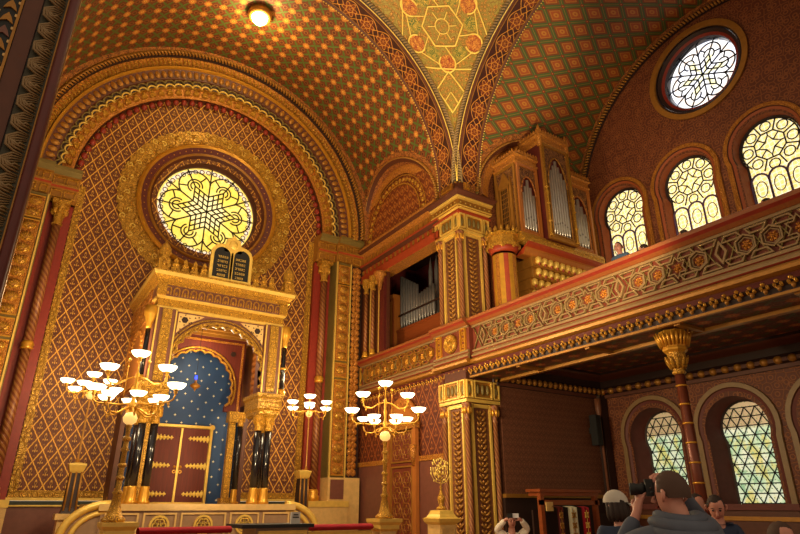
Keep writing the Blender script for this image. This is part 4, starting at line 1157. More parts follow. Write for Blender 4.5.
for s in(-1,1):
    X=lambda d:3.65+s*d
    for d,y in((1.12,13.3),(1.36,13.3),(1.36,13.75)): blackcol(X(d),y,1.62,3.5,.085)
    blackcol(X(1.2),14.85,1.62,3.75,.07); blackcol(X(1.42),15.3,1.62,3.75,.07)
    mb=MB()   # impost block
    x0,x1=sorted((X(.98),X(1.54)))
    ringprof(mb,x0+.06,x1-.06,13.14,13.95,[(-.02,3.48),(.02,3.52),(.02,3.6),(.06,3.64),(.06,3.86),(.1,3.9),(.1,3.98),(-.1,4.0)])
    mb.at(FY(13.08)); mb.frame(x0,x1,3.66,3.85,0,.02,.02); 
    ark_part(mb,'impost','goldfine')
    mb=MB(); a,b=sorted((X(1.02),X(1.46))); mb.box(a,b,13.14,13.6,4.0,5.62,0)
    mb.at(FY(13.14)); e,f=sorted((X(1.14),X(1.34))); mb.box(e,f,4.02,5.6,0,.05,1)
    for q in(1.03,1.42): g,h=sorted((X(q),X(q+.03))); mb.box(g,h,4.0,5.6,0,.03,2)
    ark_part(mb,'upper_post',['mauve','goldfine','palegold'])
    mb=MB(); mb.lathe([(.055,4.1),(.05,5.15)],(X(1.56),13.2,0),10); mb.build('colonnette','black',ark)
    mb=MB(); mb.lathe([(.09,4.0),(.09,4.06),(.06,4.12)],(X(1.56),13.2,0),10); mb.lathe([(.05,4.58),(.07,4.61),(.05,4.64)],(X(1.56),13.2,0),10); mb.lathe([(.05,5.12),(.07,5.16),(.06,5.22),(.13,5.42),(.14,5.62)],(X(1.56),13.2,0),10)
    ark_part(mb,'colonnette_gilding','plaingold')
    # side wall with a blind arch
    mb=MB(); xx=X(1.5); g,h=sorted((xx,X(1.4))); mb.box(g,h,13.6,16,4.0,6.2,0)
    F=FXU(g) if s<0 else FX(h)@Matrix.Rotation(PI,4,'Y')
    mb.at(FXU(g) if s<0 else Matrix(((0,0,1,h),(1,0,0,0),(0,1,0,0),(0,0,0,1))))
    mb.frame(13.7,15.9,4.05,5.55,0,.04,.08,1)
    for k in range(20):
        a=PI*k/19; mb.dome((14.8+.85*cos(a),4.55+.85*sin(a),0),.07,.07,.06,6,3,m=1)
    for k in range(6):
        for q in range(2): mb.frame(13.65+k*.39,13.98+k*.39,5.62+q*.28,5.86+q*.28,0,.05,.05,1)
    ark_part(mb,'side_wall',['woodO','orange'])
    mb=MB(); g,h=sorted((X(1.5),X(1.4))); mb.box(g,h,15.2,16,1.62,4.0); ark_part(mb,'rear_wall','brown')
# front arch panel
def lobed(cx_,cz,R,n,d,a0=0,a1=PI,sub=5):
    P=[]
    for k in range(n):
        for q in range(sub+(k==n-1)):
            t=q/sub; a=a1+(a0-a1)*(k+t)/n; P.append((cx_+(R+d*math.sin(PI*t))*cos(a),cz+(R+d*math.sin(PI*t))*sin(a)))
    return P
mb=MB(); lo=lobed(3.65,4.36,1.0,17,.06,-.25,PI+.25)
b_=[(2.63,4.0),(4.67,4.0),(4.67,5.62),(2.63,5.62)]
outer=[(2.63,4.0)]+[(2.66,4.0)]+lo+[(4.64,4.0),(4.67,4.0),(4.67,5.62),(2.63,5.62)]
def flatpoly(mb,pts,F,w,m=0,th=0):
    t=tessellate_polygon([[Vector((p[0],p[1],0)) for p in pts]]); old=mb.M; mb.at(F)
    b=mb.add([(p[0],p[1],w) for p in pts]); 
    for q in t: mb.face([b+i for i in q],m)
    if th:
        b2=mb.add([(p[0],p[1],w-th) for p in pts])
        for q in t: mb.face([b2+i for i in q],m)
        n=len(pts)
        for i in range(n): j=(i+1)%n; mb.face((b+i,b+j,b2+j,b2+i),m)
    mb.at(old)
outer=[(2.63,4.0)]+lo+[(4.67,4.0),(4.67,5.62),(2.63,5.62)]
flatpoly(mb,outer,FY(13.2),0,0,.12); ark_part(mb,'front_arch','mauve')
mb=MB(); mb.at(FY(13.2)); lo2=lobed(3.65,4.36,1.13,1,0,-.2,PI+.2,30); l1=lobed(3.65,4.36,1.0,17,.06,-.25,PI+.25)
mb.tube([(p[0],p[1],.02) for p in l1],.03,6)
mb.tube([(3.65+1.1*cos(-.25+(PI+.5)*k/40),4.36+1.1*sin(-.25+(PI+.5)*k/40),.02) for k in range(41)],.035,6); mb.tube([(3.65+1.18*cos(.15+(PI-.3)*k/40),4.36+1.18*sin(.15+(PI-.3)*k/40),.02) for k in range(41)],.02,6)
ark_part(mb,'arch_moulding','goldfine')
mb=MB(); mb.at(FY(13.2))
for s in(-1,1):
    X=lambda d:3.65+s*d
    pts=[(X(.98),5.56)]+[(X(1.22*cos(PI/2-.72-q*.09) if False else 1.24*cos(a)),4.36+1.24*sin(a)) for q,a in enumerate([math.radians(62-6*q) for q in range(6)])]+[(X(.98),4.9)]
    pts=[(X(.98),5.56),(X(.42),5.56)]+[(X(1.24*cos(math.radians(a))),4.36+1.24*sin(math.radians(a))) for a in(66,60,54,48,42,37)]
    flatpoly(mb,pts,FY(13.2),.03,0,.02); mb.at(FY(13.2))
    mb.prism(ngon(X(.84),5.42,.075,6),.03,.04,1)
    for k in range(6): mb.prism(ngon(X(.84)+.115*cos(k*PI/3+.5),5.42+.115*sin(k*PI/3+.5),.022,3,k),.03,.04,1)
    for (a,b) in((.62,5.5),(.54,5.52),(.92,5.2),(.93,5.1),(.7,5.38)): mb.prism(ngon(X(a),b,.02,4),.03,.04,1)
ark_part(mb,'spandrel_panel',['marble','dkbrown'])
mb=MB()
ringprof(mb,2.2,5.1,13.2,16,[(.0,5.6),(.04,5.62),(.04,5.66),(.02,5.68),(.02,5.84),(.06,5.86),(.06,5.9)],ms=[0,0,0,1,0,0])
ringprof(mb,2.2,5.1,13.2,16,[(.06,5.9),(.06,6.16),(.12,6.2),(.12,6.26),(.2,6.34),(.22,6.42),(.22,6.46),(-.5,6.48)],ms=[2,1,1,1,0,1,1])
ark_part(mb,'entablature',['palegold','gold','mauve'])
mb=MB(); mb.at(FY(13.14))
for k in range(15):
    u=2.36+k*.184; mb.tube([(u-.06,5.93,.01),(u-.06,6.03,.03)]+[(u-.06*cos(q*PI/4),6.05+.06*sin(q*PI/4),.03) for q in range(5)]+[(u+.06,5.93,.01)],.018,5); mb.dome((u,5.98,0),.03,.05,.03,6,2)
for u in(2.22,5.08): mb.box(u-.1,u+.1,5.9,6.16,0,.05)
ark_part(mb,'blind_arcade','gold')
# cresting
for u in [2.42+.21*k for k in range(4)]+[4.3+.2*k for k in range(3)]:
    mb=MB(); old=mb.M; mb.at(FY(13.06,u,6.46)); mb.prism([(-.09,0),(.09,0),(.09,.06),(.05,.1),(.08,.16),(.04,.2),(.045,.27),(0,.34),(-.045,.27),(-.04,.2),(-.08,.16),(-.05,.1),(-.09,.06)],-.03,.03); mb.dome((0,.18,.03),.04,.06,.03,6,2); ark_part(mb,'merlon','gold')
for x in(2.16,5.14):
    mb=MB(); mb.box(x-.12,x+.12,12.98,13.22,6.46,6.7); mb.lathe([(.13,6.7),(.14,6.74),(.1,6.78),(.14,6.86),(.13,6.98),(.07,7.08),(.03,7.12),(.03,7.16),(.0,7.2)],(x,13.1,0),10)
    for k in range(4): mb.dome((x+.14*cos(k*PI/2),13.1+.14*sin(k*PI/2),6.58),.05,.05,.07,6,3,full=True)
    ark_part(mb,'corner_finial','gold')
# tablets
mb=MB(); mb.at(FY(13.06,3.66,6.46))
def tab(cx_,r,h):
    cx_*=1.1; r*=1.12; h*=1.15
    return [(cx_-r,0),(cx_+r,0)]+[(cx_+r*cos(a),h+r*sin(a)) for a in [PI*q/12 for q in range(13)]]
mb.prism(tab(-.215,.235,.58),-.06,.02,0); mb.prism(tab(.215,.235,.58),-.06,.02,0); mb.prism([(-.5,0),(.5,0),(.5,.06),(-.5,.06)],-.06,.05,0)
mb.prism([(-.2,.74),(.2,.74),(.26,.9),(.18,.95),(.16,1.08),(.08,1.1),(0,1.2),(-.08,1.1),(-.16,1.08),(-.18,.95),(-.26,.9)],-.05,.03,0)
mb.dome((0,.94,.03),.11,.11,.04,12,3)
tb=ark_part(mb,'tablet_frame','palegold')
for s in(-1,1):
    mb=MB(); mb.at(FY(13.06,3.66,6.46)); mb.prism(tab(s*.215,.17,.56),.02,.03,0); o=ark_part(mb,'tablet','char'); o['label']='black stone tablet with gilt lines of writing'
    mb=MB(); mb.at(FY(13.06,3.66,6.46)); rr=random.Random(3+s)
    for k in range(5):     # lines of square letters, too small in the photograph to read
        v=.1+k*.115; n=5 if k!=0 else 4; x=s*.215-.12
        for q in range(n):
            wq=.034; kind=rr.randint(0,4); u=x+q*.05+(0 if n==5 else .02)
            mb.box(u,u+wq,v+.042,v+.052,.03,.034)
            if kind!=1: mb.box(u+wq-.01,u+wq,v,v+.045,.03,.034)
            if kind in(0,2): mb.box(u,u+.01,v+.0,v+.03,.03,.034)
            if kind in(1,3): mb.box(u,u+wq,v,v+.01,.03,.034)
    mb.build('lettering','palegold',o)
# starry back and inner screen
mb=MB(); mb.box(2.2,5.1,15.62,15.7,1.62,5.7); o=ark_part(mb,'starry_back','blue'); o['label']='dark blue back wall with small pale stars'
mb=MB(); mb.box(2.2,5.1,13.3,15.7,5.66,5.72,0)
for k in range(7): mb.box(2.2,5.1,13.5+k*.33,13.58+k*.33,5.58,5.66,1)
ark_part(mb,'canopy_ceiling',['brown','oldgold'])
lo=lobed(3.65,4.3,.86,15,.05,-.5,PI+.5)
outer=[(2.5,3.75),(3.65-.86*cos(.5),3.75)]+lo+[(3.65+.86*cos(.5),3.75),(4.8,3.75),(4.8,5.6),(2.5,5.6)]
mb=MB(); flatpoly(mb,outer,FY(14.85),0,0,.12)
mb.at(FY(14.85)); mb.box(2.55,4.75,5.45,5.5,0,.03,1); mb.box(2.55,2.6,3.75,5.45,0,.03,1); mb.box(4.7,4.75,3.75,5.45,0,.03,1)
for s in(-1,1): mb.prism(ngon(3.65+s*.83,5.2,.07,6),0,.03,2)
ark_part(mb,'inner_screen',['wood','orange','dkbrown'])
mb=MB(); mb.at(FY(14.85)); mb.tube([(p[0],p[1],.02) for p in lo],.03,5)
mb.tube([(3.65+.97*cos(a),4.3+.97*sin(a),.02) for a in [-.4+(PI+.8)*k/40 for k in range(41)]],.025,5)
ark_part(mb,'inner_arch_moulding','gold')
for s in(-1,1):
    x=3.65+s*.98
    mb=MB(); mb.box(x-.075,x+.075,14.75,14.9,1.62,3.5,0); mb.box(x-.12,x+.12,14.7,14.95,1.62,1.75); mb.box(x-.12,x+.12,14.7,14.95,3.5,3.75); 
    ark_part(mb,'gilt_pilaster','goldfine')
# lobed side returns seen through the front arch
mb=MB()
for s in(-1,1):
    for k in range(7): mb.dome((3.65+s*1.28,14.2,4.1+k*.16),.1,.35,.085,10,4,full=True)
ark_part(mb,'lobed_return','woodO')
# doors of the ark
dr=MB(); dr.box(2.86,4.34,15.5,15.62,1.62,3.42); 
dr.at(FY(15.5)); dr.frame(2.84,4.36,1.6,3.44,0,.06,.06,1); dr.at(Matrix.Identity(4))
for x,z in((2.87,3.41),(4.33,3.41)): dr.lathe([(.07,0),(.05,.04)],(x,15.43,z),8,1,ax='y')
dd=dr.build('door_frame',['palegold','palegold'],ark)
for s,xa,xb in((-1,2.92,3.59),(1,3.61,4.28)):
    mb=MB(); mb.box(xa,xb,15.44,15.5,1.66,3.36); leaf=mb.build('door_leaf','wood',ark); leaf['label']='polished red wood door leaf'
    mb=MB(); mb.at(FY(15.44))
    hx_=xa if s<0 else xb
    for z in(1.84,2.48,3.12):
        for k in range(6):
            u=hx_-s*.0+(-s)*(-1)*0+(k*.085+.03)*(1 if s<0 else -1); r=.065-.008*k
            mb.dome((u,z,0),.05,r,.03,8,2)
            mb.dome((u,z+r,0),.02,.025,.02,6,2); mb.dome((u,z-r,0),.02,.025,.02,6,2)
    mb.build('strap_hinge','bright',leaf)
    mb=MB(); mb.at(FY(15.44)); u=(xb-.06) if s<0 else (xa+.06); mb.dome((u,2.45,0),.035,.035,.05,8,3); mb.ring(ngon(u,2.34,.04,10),ngon(u,2.34,.025,10),0,.03); mb.build('door_knob','plaingold',leaf)
mb=MB(); mb.at(FY(15.44)); mb.box(3.575,3.625,1.66,3.36,0,.03); ark_part(mb,'door_astragal','palegold')
# eternal lamp hanging in the ark
lamp=thing('hanging_lamp','small dark lamp with a blue glow hanging before the starry back','lamp',(3.42,14.0,4.02))
mb=MB(); mb.lathe([(.0,4.02),(.02,4.05),(.03,4.08),(.1,4.12),(.12,4.16),(.03,4.22),(.025,4.3)],(3.42,14,0),10); mb.build('bowl','oldgold',lamp)
mb=MB(); mb.lathe([(.02,4.3),(.03,4.34),(.02,4.38),(.0,4.4)],(3.42,14,0),8); mb.build('blue_glass','bluel',lamp)
mb=MB(); mb.tube([(3.42,14,4.4),(3.42,14,5.6)],.006,4); mb.build('chain','char',lamp)
# ================================================================ CANDELABRA
def shade(root,x,y,z,s=1.0):
    """bowl shade whose rim is at z, on a small gallery"""
    mb=MB(); mb.lathe([(.03*s,z-.085*s),(.08*s,z-.075*s),(.12*s,z-.04*s),(.14*s,z),(.125*s,z-.002),(.07*s,z-.05*s),(.0,z-.06*s)],(x,y,0),14); o=mb.build('lamp_shade','bulb',root); 
    mb=MB(); mb.lathe([(.0,z-.17*s),(.02*s,z-.15*s),(.03*s,z-.13*s),(.02*s,z-.11*s),(.045*s,z-.095*s),(.04*s,z-.08*s)],(x,y,0),8); mb.build('shade_holder','plaingold',o)
def arm(root,cx,cy,x,y,z0,z1,s=1.0):
    d=Vector((x-cx,y-cy,0)); pts=[]
    for t in(0,.25,.5,.75,.9,.98,1,1): pts.append(0)
    zlow=min(z0,z1-.28*s)
    pts=[Vector((cx,cy,z0)),Vector((cx,cy,z0))+d*.3+Vector((0,0,-.03)),Vector((cx,cy,0))+d*.6+Vector((0,0,zlow)),Vector((cx,cy,0))+d*.86+Vector((0,0,zlow+.01)),Vector((cx,cy,0))+d*.97+Vector((0,0,zlow+.05)),Vector((x,y,z1-.16*s))]
    mb=MB(); mb.tube(pts,.013*s,6); mb.lathe([(.0,0),(.02*s,-.02),(.012*s,-.05),(.0,-.07)],tuple(pts[3]),6); mb.build('arm','plaingold',root)
def candelabrum(x,label):
    y=9.5; r=thing('candelabrum',label,'candelabrum',(x,y,1.38),'brass candelabra')
    mb=MB(); mb.lathe([(.15,1.38),(.16,1.42),(.1,1.47),(.07,1.6),(.05,1.72),(.075,1.76),(.04,1.8),(.035,2.3),(.06,2.33),(.035,2.37),(.032,2.62),(.05,2.66),(.03,2.7)],(x,y,0),12)
    for z in(1.95,2.12,2.48): mb.lathe([(.045,z-.03),(.06,z),(.045,z+.03)],(x,y,0),12)
    mb.build('post','gold',r)
    mb=MB(); mb.lathe([(.04,2.68),(.09,2.72),(.1,2.78),(.07,2.84),(.02,2.86)],(x,y,0),12); mb.build('glass_dome','amber',r)
    mb=MB(); mb.lathe([(.02,2.86),(.035,2.9),(.05,2.98),(.03,3.02),(.02,3.1),(.035,3.2),(.02,3.26),(.03,3.42),(.012,3.46),(.01,3.6)],(x,y,0),10); mb.build('stem','plaingold',r)
    shade(r,x,y,3.76)
    for a in(-.45,-.45+PI): 
        px,py=x+.42*cos(a),y+.42*sin(a); arm(r,x,y,px,py,3.38,3.55); shade(r,px,py,3.55)
    for k in range(2):
        a=-.62+k*PI; px,py=x+.62*cos(a),y+.62*sin(a); arm(r,x,y,px,py,3.0,3.27); shade(r,px,py,3.27)
    for k in range(6):
        a=k*PI/3+.5; px,py=x+.4*cos(a),y+.4*sin(a); arm(r,x,y,px,py,2.93,3.1); shade(r,px,py,3.1,.85)
    for s in(-1,1):
        mb=MB(); mb.tube([(x+s*.14,y,2.95),(x+s*.14,y,3.6)],.006,5); mb.dome((x+s*.14,y,3.62),.03,.03,.03,8,3,full=True); mb.build('candle_rod','plaingold',r)
candelabrum(1.46,'tall brass candelabrum with many lit bowls in front of the ark, left one')
candelabrum(5.82,'tall brass candelabrum with many lit bowls right of the ark, by the carved door')
def rear(x,zb,lab):
    y=13.3; r=thing('rear_candelabrum',lab,'candelabrum',(x,y,2.36))
    mb=MB(); mb.lathe([(.05,2.36),(.02,2.45),(.018,3.5),(.03,3.55),(.02,3.6)],(x,y,0),8); mb.build('rod','oldgold',r)
    mb=MB(); mb.lathe([(.03,3.55),(.08,3.6),(.08,3.66),(.02,3.72)],(x,y,0),10); mb.build('glass_dome','amber',r)
    shade(r,x,y,4.08,1.05); 
    mb=MB(); mb.tube([(x,y,3.7),(x,y,3.95)],.012,6); mb.build('stem','plaingold',r)
    for k in range(6):
        a=k*PI/3+.1; q=.46; px,py=x+q*cos(a),y+q*sin(a); z=3.9-(.0 if k%2 else .08); arm(r,x,y,px,py,3.72,z,.9); shade(r,px,py,z,.95)
rear(1.24,0,'smaller brass candelabrum on a square post at the left foot of the ark')
rear(6.0,0,'smaller brass candelabrum on a square post at the right foot of the ark')
for x,lab in((1.25,'tapered square newel with gilt cap left of the ark steps'),(5.93,'tapered square newel with gilt cap right of the ark steps')):
    n=thing('newel_post',lab,'post',(x,13.3,0)); y=13.3
    mb=MB(); mb.box(x-.17,x+.17,y-.17,y+.17,0,1.4); mb.box(x-.22,x+.22,y-.22,y+.22,1.35,1.45); mb.build('plinth','marble',n)
    mb=MB(); ringprof(mb,x-.1,x+.1,y-.1,y+.1,[(.04,1.45),(.02,1.55),(.0,2.2)]); mb.build('shaft','dkbrown',n)
    mb=MB()
    for dx in(-.1,0,.1): mb.tube([(x+dx,y-.13,1.5),(x+dx*.9,y-.11,2.18)],.018,6)
    mb.build('fluting','oldgold',n)
    mb=MB(); ringprof(mb,x-.1,x+.1,y-.1,y+.1,[(.0,2.16),(.02,2.2),(.05,2.3),(.05,2.33),(-.1,2.36)]); mb.build('cap','palegold',n)
# pedestals of the front rail, red rails, desk
for x,lab in((1.53,'gilt stone pedestal under the left front candelabrum'),(5.82,'gilt stone pedestal under the right front candelabrum')):
    n=thing('pedestal',lab,'pedestal',(x,9.5,0)); y=9.5
    mb=MB(); mb.box(x-.15,x+.15,y-.15,y+.15,0,1.2); mb.at(FY(y-.15,x)); mb.frame(-.12,.12,.5,1.15,0,.02,.025); mb.build('shaft','marble',n)
    mb=MB(); ringprof(mb,x-.15,x+.15,y-.15,y+.15,[(0,1.18),(.04,1.22),(.04,1.28),(.08,1.33),(.08,1.38),(-.15,1.38)]); mb.build('cap','palegold',n)
def rail(x0,x1,lab):
    n=thing('altar_rail',lab,'railing',((x0+x1)/2,9.5,0)); y=9.5
    mb=MB(); P=[]
    for i in range(13):
        x=x0+(x1-x0)*i/12; P.append([(x,y+.12*cos(a),1.26+.05*sin(a)) for a in [2*PI*k/10 for k in range(10)]])
    mb.grid(P,0,None,True,cv=True); mb.build('velvet_cover','velvet',n)
    k=0; x=x0+.08
    mb=MB(); mb.box(x0,x1,y-.05,y+.05,1.1,1.2); mb.box(x0,x1,y-.08,y+.08,0,.15); mb.build('frame','palegold',n)
    while x<x1-.05:
        mb=MB(); mb.lathe([(.05,.15),(.03,.25),(.025,.9),(.05,.98),(.05,1.1)],(x,y,0),8); mb.tube([(x+.1*cos(a)+.1,y,.95+.12*sin(a)) for a in [PI*q/8 for q in range(9)]],.015,5); mb.build('baluster','palegold',n); x+=.2
rail(1.8,3.1,'crimson velvet topped rail left of the dark desk')
rail(4.34,5.54,'crimson velvet topped rail between the dark desk and the right pedestal')
dk=thing('reading_desk','low reading desk with a dark top and a gilt panelled front','desk',(3.8,9.5,0))
mb=MB(); mb.box(3.4,4.25,9.2,9.8,0,1.28,0); mb.at(FY(9.2)); mb.frame(3.43,4.22,.4,1.24,0,.03,.05,1); mb.build('body',['taupe','palegold'],dk)
mb=MB(); mb.box(3.15,4.3,9.1,9.85,1.28,1.33); mb.build('top','char',dk)
cd_=MB(); cd_.box(3.95,4.1,9.2,9.23,1.33,1.5,0)
cd_.at(FY(9.2,4.025,1.33))
for v,a in((.12,.04),(.085,.05)): cd_.box(-a,a,v,v+.018,0,.004,1)
tag(cd_.build('sign_card',[mat('white card',col='#d8d4cc'),'char']),'small white card sign standing on the dark desk','sign')
cr=thing('standing_cross_bar','thin pale crossed rod standing right of the ark platform','rod',(5.5,12.3,0)) if False else None
# gilded tree lamp on its yellow pedestal
pt=thing('corner_pedestal','bright yellow pedestal in front of the tall square pier','pedestal',(7.35,9.9,0)); x,y=7.35,9.9
mb=MB(); mb.box(x-.18,x+.2,y-.2,y+.2,0,1.3); mb.at(FY(y-.2,x)); mb.frame(-.15,.16,.4,1.2,0,.02,.03); mb.build('shaft','marble',pt)
mb=MB(); ringprof(mb,x-.18,x+.2,y-.2,y+.2,[(0,1.25),(.05,1.3),(.07,1.36),(.02,1.38),(-.02,1.44),(-.04,1.5),(-.18,1.52)]); mb.build('cap','palegold',pt)
tr=thing('gilt_tree_candlestick','small gilt candlestick shaped like a leafy tree on the yellow pedestal','candlestick',(7.3,9.9,1.6)); x=7.3
mb=MB(); mb.lathe([(.11,1.6),(.12,1.63),(.05,1.68),(.07,1.76),(.09,1.84),(.05,1.92),(.03,2.0),(.02,2.02),(.035,2.06),(.018,2.1),(.015,2.6)],(x,y,0),10); mb.build('stem','gold',tr)
mb=MB()
for k in range(1,5):
    R=.06*k+.03
    for s in(-1,1): mb.tube([(x,y,2.22)]+[(x+s*R*sin(a),y,2.42-R*cos(a)) for a in [PI/2*q/6 for q in range(7)]]+[(x+s*R,y,2.5)],.009,5)
for k in range(60):
    a=random.uniform(0,2*PI); r_=random.uniform(.05,.31); px,pz=x+r_*cos(a),2.44+r_*.95*sin(a)
    mb.dome((px,y-.015+random.uniform(-.03,.03),pz),.022,.012,.03,5,3,full=True)
for k in range(-4,5): mb.lathe([(.012,0),(.02,.03),(.0,.07)],(x+k*.055,y,2.56+.1*(1-abs(k)/4)),6)
mb.build('leafy_branches','bright',tr)
tr.location=(7.36,9.9,1.52); tr.scale=(.86,.86,.86)
# ceiling lamp in the vault
cl=thing('ceiling_lamp','round glowing lamp set in the star painted vault','lamp',(3.56,12.72,14.1)); x,y=3.56,12.72
mb=MB(); mb.lathe([(.3,14.46),(.34,14.3),(.3,14.22),(.24,14.2),(.2,14.3)],(x,y,0),18); mb.build('collar','oldgold',cl)
mb=MB(); mb.lathe([(.22,14.24),(.2,14.14),(.13,14.06),(.0,14.03)],(x,y,0),16); mb.build('glass_bowl','bulb2',cl)
# near carved pier at the left edge
np_=thing('carved_near_pier','carved pier coloured dark for shade with gilt leaf moulding at the left edge, close by','pier',(-.8,5.3,0))
mb=MB(); mb.box(-1.7,-.3,5.05,5.9,0,8); mb.build('core','dkbrown',np_)  # core coloured dark to stand for its place out of the light
mb=MB(); mb.tube([(-.285,5.03,0),(-.285,5.03,8)],.04,10); o=mb.build('red_roll','dkred',np_)
mb=MB(); mb.at(FY(5.05)); mb.box(-.335,-.325,0,8,0,.02); mb.tube([(-.243,0,-.0),(-.243,8,-.0)],.008,5); mb.build('gilt_fillet','oldgold',np_)
mb=MB(); mb.at(FY(5.05)); mb.box(-.5,-.335,0,8,0,.01,1)
z=.1
while z<7.9:
    for q in range(4):
        e=.026*q; mb.tube([(-.35,z+.1-e*.6,.02),(-.42,z+.1-e,.04),(-.485+e*.5,z+.04-e*.3,.05),(-.48+e*.9,z-.03+e*.2,.05),(-.42+e*.4,z-.07+e,.045),(-.345,z-.08+e*1.1,.02)],[.004,.01,.012,.013,.011,.004],5,m=0)
    mb.dome((-.41,z,0),.06,.06,.035,8,3,m=2); z+=.19
mb.build('leaf_moulding',['grey','greyD','olive'],np_)
mb=MB(); mb.at(FY(5.05)); mb.box(-.635,-.51,0,8,0,.02,0); mb.box(-.66,-.64,4.45,8,0,.03,1); mb.box(-1.6,-.64,4.43,4.46,0,.03,1); mb.build('frame_strip',['brown','oldgold'],np_)
mb=MB(); mb.at(FY(5.05)); mb.box(-1.6,-.66,4.46,8,0,.012,0)
rr=random.Random(5); z=4.55
while z<7.9:
    for u in(-.72,-.86):
        mb.prism([(u-.05,z),(u,z+.03),(u+.05,z),(u+.03,z+.06),(u,z+.11),(u-.03,z+.06)],.012,.025,1+(int(z*10)%2))
        mb.prism(ngon(u+.06,z+.1,.02,5),.012,.02,3)
    z+=.14
mb.build('inlaid_panel',['char','mauve','oldgold','marble'],np_)
# wall speaker, pipe, wooden pew with embroidered cloths
sp=MB(); sp.box(12.55,12.75,10.2,10.4,3.0,3.75); sp.at(FY(10.2)); sp.frame(12.56,12.74,3.02,3.73,0,.01,.02); sp.at(Matrix.Identity(4)); sp.box(12.62,12.68,10.4,10.5,3.3,3.45)
tag(sp.build('wall_speaker','char'),'narrow black loudspeaker hanging high in the far corner','speaker')
pw=thing('wooden_stand','tall brown wooden pew frame against the brocade wall','pew',(10.4,9.8,0))
mb=MB(); mb.box(9.75,11.6,9.6,9.95,1.78,1.86); mb.box(9.7,11.65,9.55,9.98,1.86,1.92); mb.box(9.75,11.6,9.6,9.66,1.6,1.7); mb.build('top_rail','woodB',pw)
for x in(9.8,11.5):
    mb=MB(); mb.box(x-.05,x+.05,9.6,9.7,0,1.78); mb.build('post','woodB',pw)
mb=MB(); mb.box(9.8,11.5,9.9,9.95,0,1.5); mb.build('back_panel','dkbrown',pw)
mb=MB(); mb.box(9.88,10.08,9.57,9.6,1.48,1.66); o=mb.build('notice','marble',pw); o['label']='small square cream notice'
def cloth(x,w,m,gm,lab,z1=1.55):
    mb=MB(); n=8; P=[]
    for i in range(n+1):
        u=x-w/2+w*i/n; P.append([(u,9.42+.015*math.sin(i*1.7),z) for z in(.5,.9,1.2,z1)]+[(u,9.57,z1+.03)])
    mb.grid(P); t=mb.build('embroidered_cloth',m); tag(t,lab,'cloth','embroidered hangings')
    mb=MB(); mb.at(FY(9.4,x)); 
    for v in(.8,1.0,1.2,1.4): 
        mb.ring(ngon(0,v,.05,8),ngon(0,v,.03,8),-.02,.005)
        for k in range(4): mb.dome((.07*cos(k*PI/2+.8)*w*3.5,v+.06*sin(k*PI/2+.8),-.0),.02,.02,.012,6,2)
    mb.tube([(0,.7,0),(0,1.5,0)],.006,4); mb.build('embroidery',gm,t)
cloth(10.12,.2,'dkred','oldgold','narrow dark red embroidered hanging nearest the pew post'); cloth(10.5,.3,mat('cream cloth',col='#d8d0b0',rough=.9),'oldgold','cream embroidered hanging between two red ones'); cloth(10.9,.26,'velvet','palegold','crimson embroidered hanging right of the cream one')
# rail of dark benches behind the visitors
bn=thing('bench','long dark bench back along the gallery wall beyond the visitors','bench',(12.2,9.9,0))
mb=MB(); mb.box(11.7,13.0,10.0,10.08,0,1.35); mb.box(11.68,13.02,9.97,10.1,1.35,1.42); mb.build('back','dkbrown',bn)
mb=MB(); mb.box(11.7,13.0,9.6,10.0,.4,.46); mb.box(11.7,11.76,9.6,10.0,0,.4); mb.box(12.94,13.0,9.6,10.0,0,.4); mb.build('seat','woodB',bn)
# ================================================================ PEOPLE
CAMP=Vector((0,0,1.6)); _pt=math.radians(22.05); _yw=math.radians(32.9)
FWD=Vector((sin(_yw)*cos(_pt),cos(_yw)*cos(_pt),sin(_pt))); RGT=Vector((cos(_yw),-sin(_yw),0)); UPV=RGT.cross(FWD)
def look(px,py,d): return CAMP+(FWD+RGT*((px-400)/587.5)-UPV*((py-267)/587.5))*d
def skinned(name,V,E,mt,parent,root=0,sub=2):
    """V: list of (point, radius) grown with the skin modifier over the joints"""
    off=Vector((0,0,0)); p=parent
    while p is not None: off+=p.location; p=p.parent
    me=bpy.data.meshes.new(name); me.from_pydata([tuple(Vector(v[0])-off) for v in V],E,[])
    o=bpy.data.objects.new(name,me); COL.objects.link(o); o.parent=parent
    m=o.modifiers.new('skin','SKIN'); m.use_smooth_shade=True; m.branch_smoothing=.3
    if not me.skin_vertices: me.skin_vertices.new(name='')
    d=me.skin_vertices[0].data
    for i,v in enumerate(V):
        r=v[1]; r=(r,r) if not isinstance(r,tuple) else r
        d[i].radius=r; d[i].use_root=(i==root)
    s=o.modifiers.new('smooth','SUBSURF'); s.levels=sub; s.render_levels=sub
    me.materials.append(M[mt] if isinstance(mt,str) else mt); return o
for n,c in dict(skin='#c88a78',skin2='#b87c68',hairb='#2a1a14',hairm='#4a3226',jacket='#4e5464',navy='#1e2c48',sweater='#e8dccb',capc='#c4bcb0',dark='#1c1c22',blueshirt='#4a6484',trouser='#23252e').items():
    M[n]=mat(n+' cloth' if n not in('skin','skin2','hairb','hairm') else n,col=c,rough=.75 if 'skin' not in n else .5)
def chain(V,E,a,pts):
    for p,r in pts: V.append((p,r)); E.append((a,len(V)-1)); a=len(V)-1
    return a
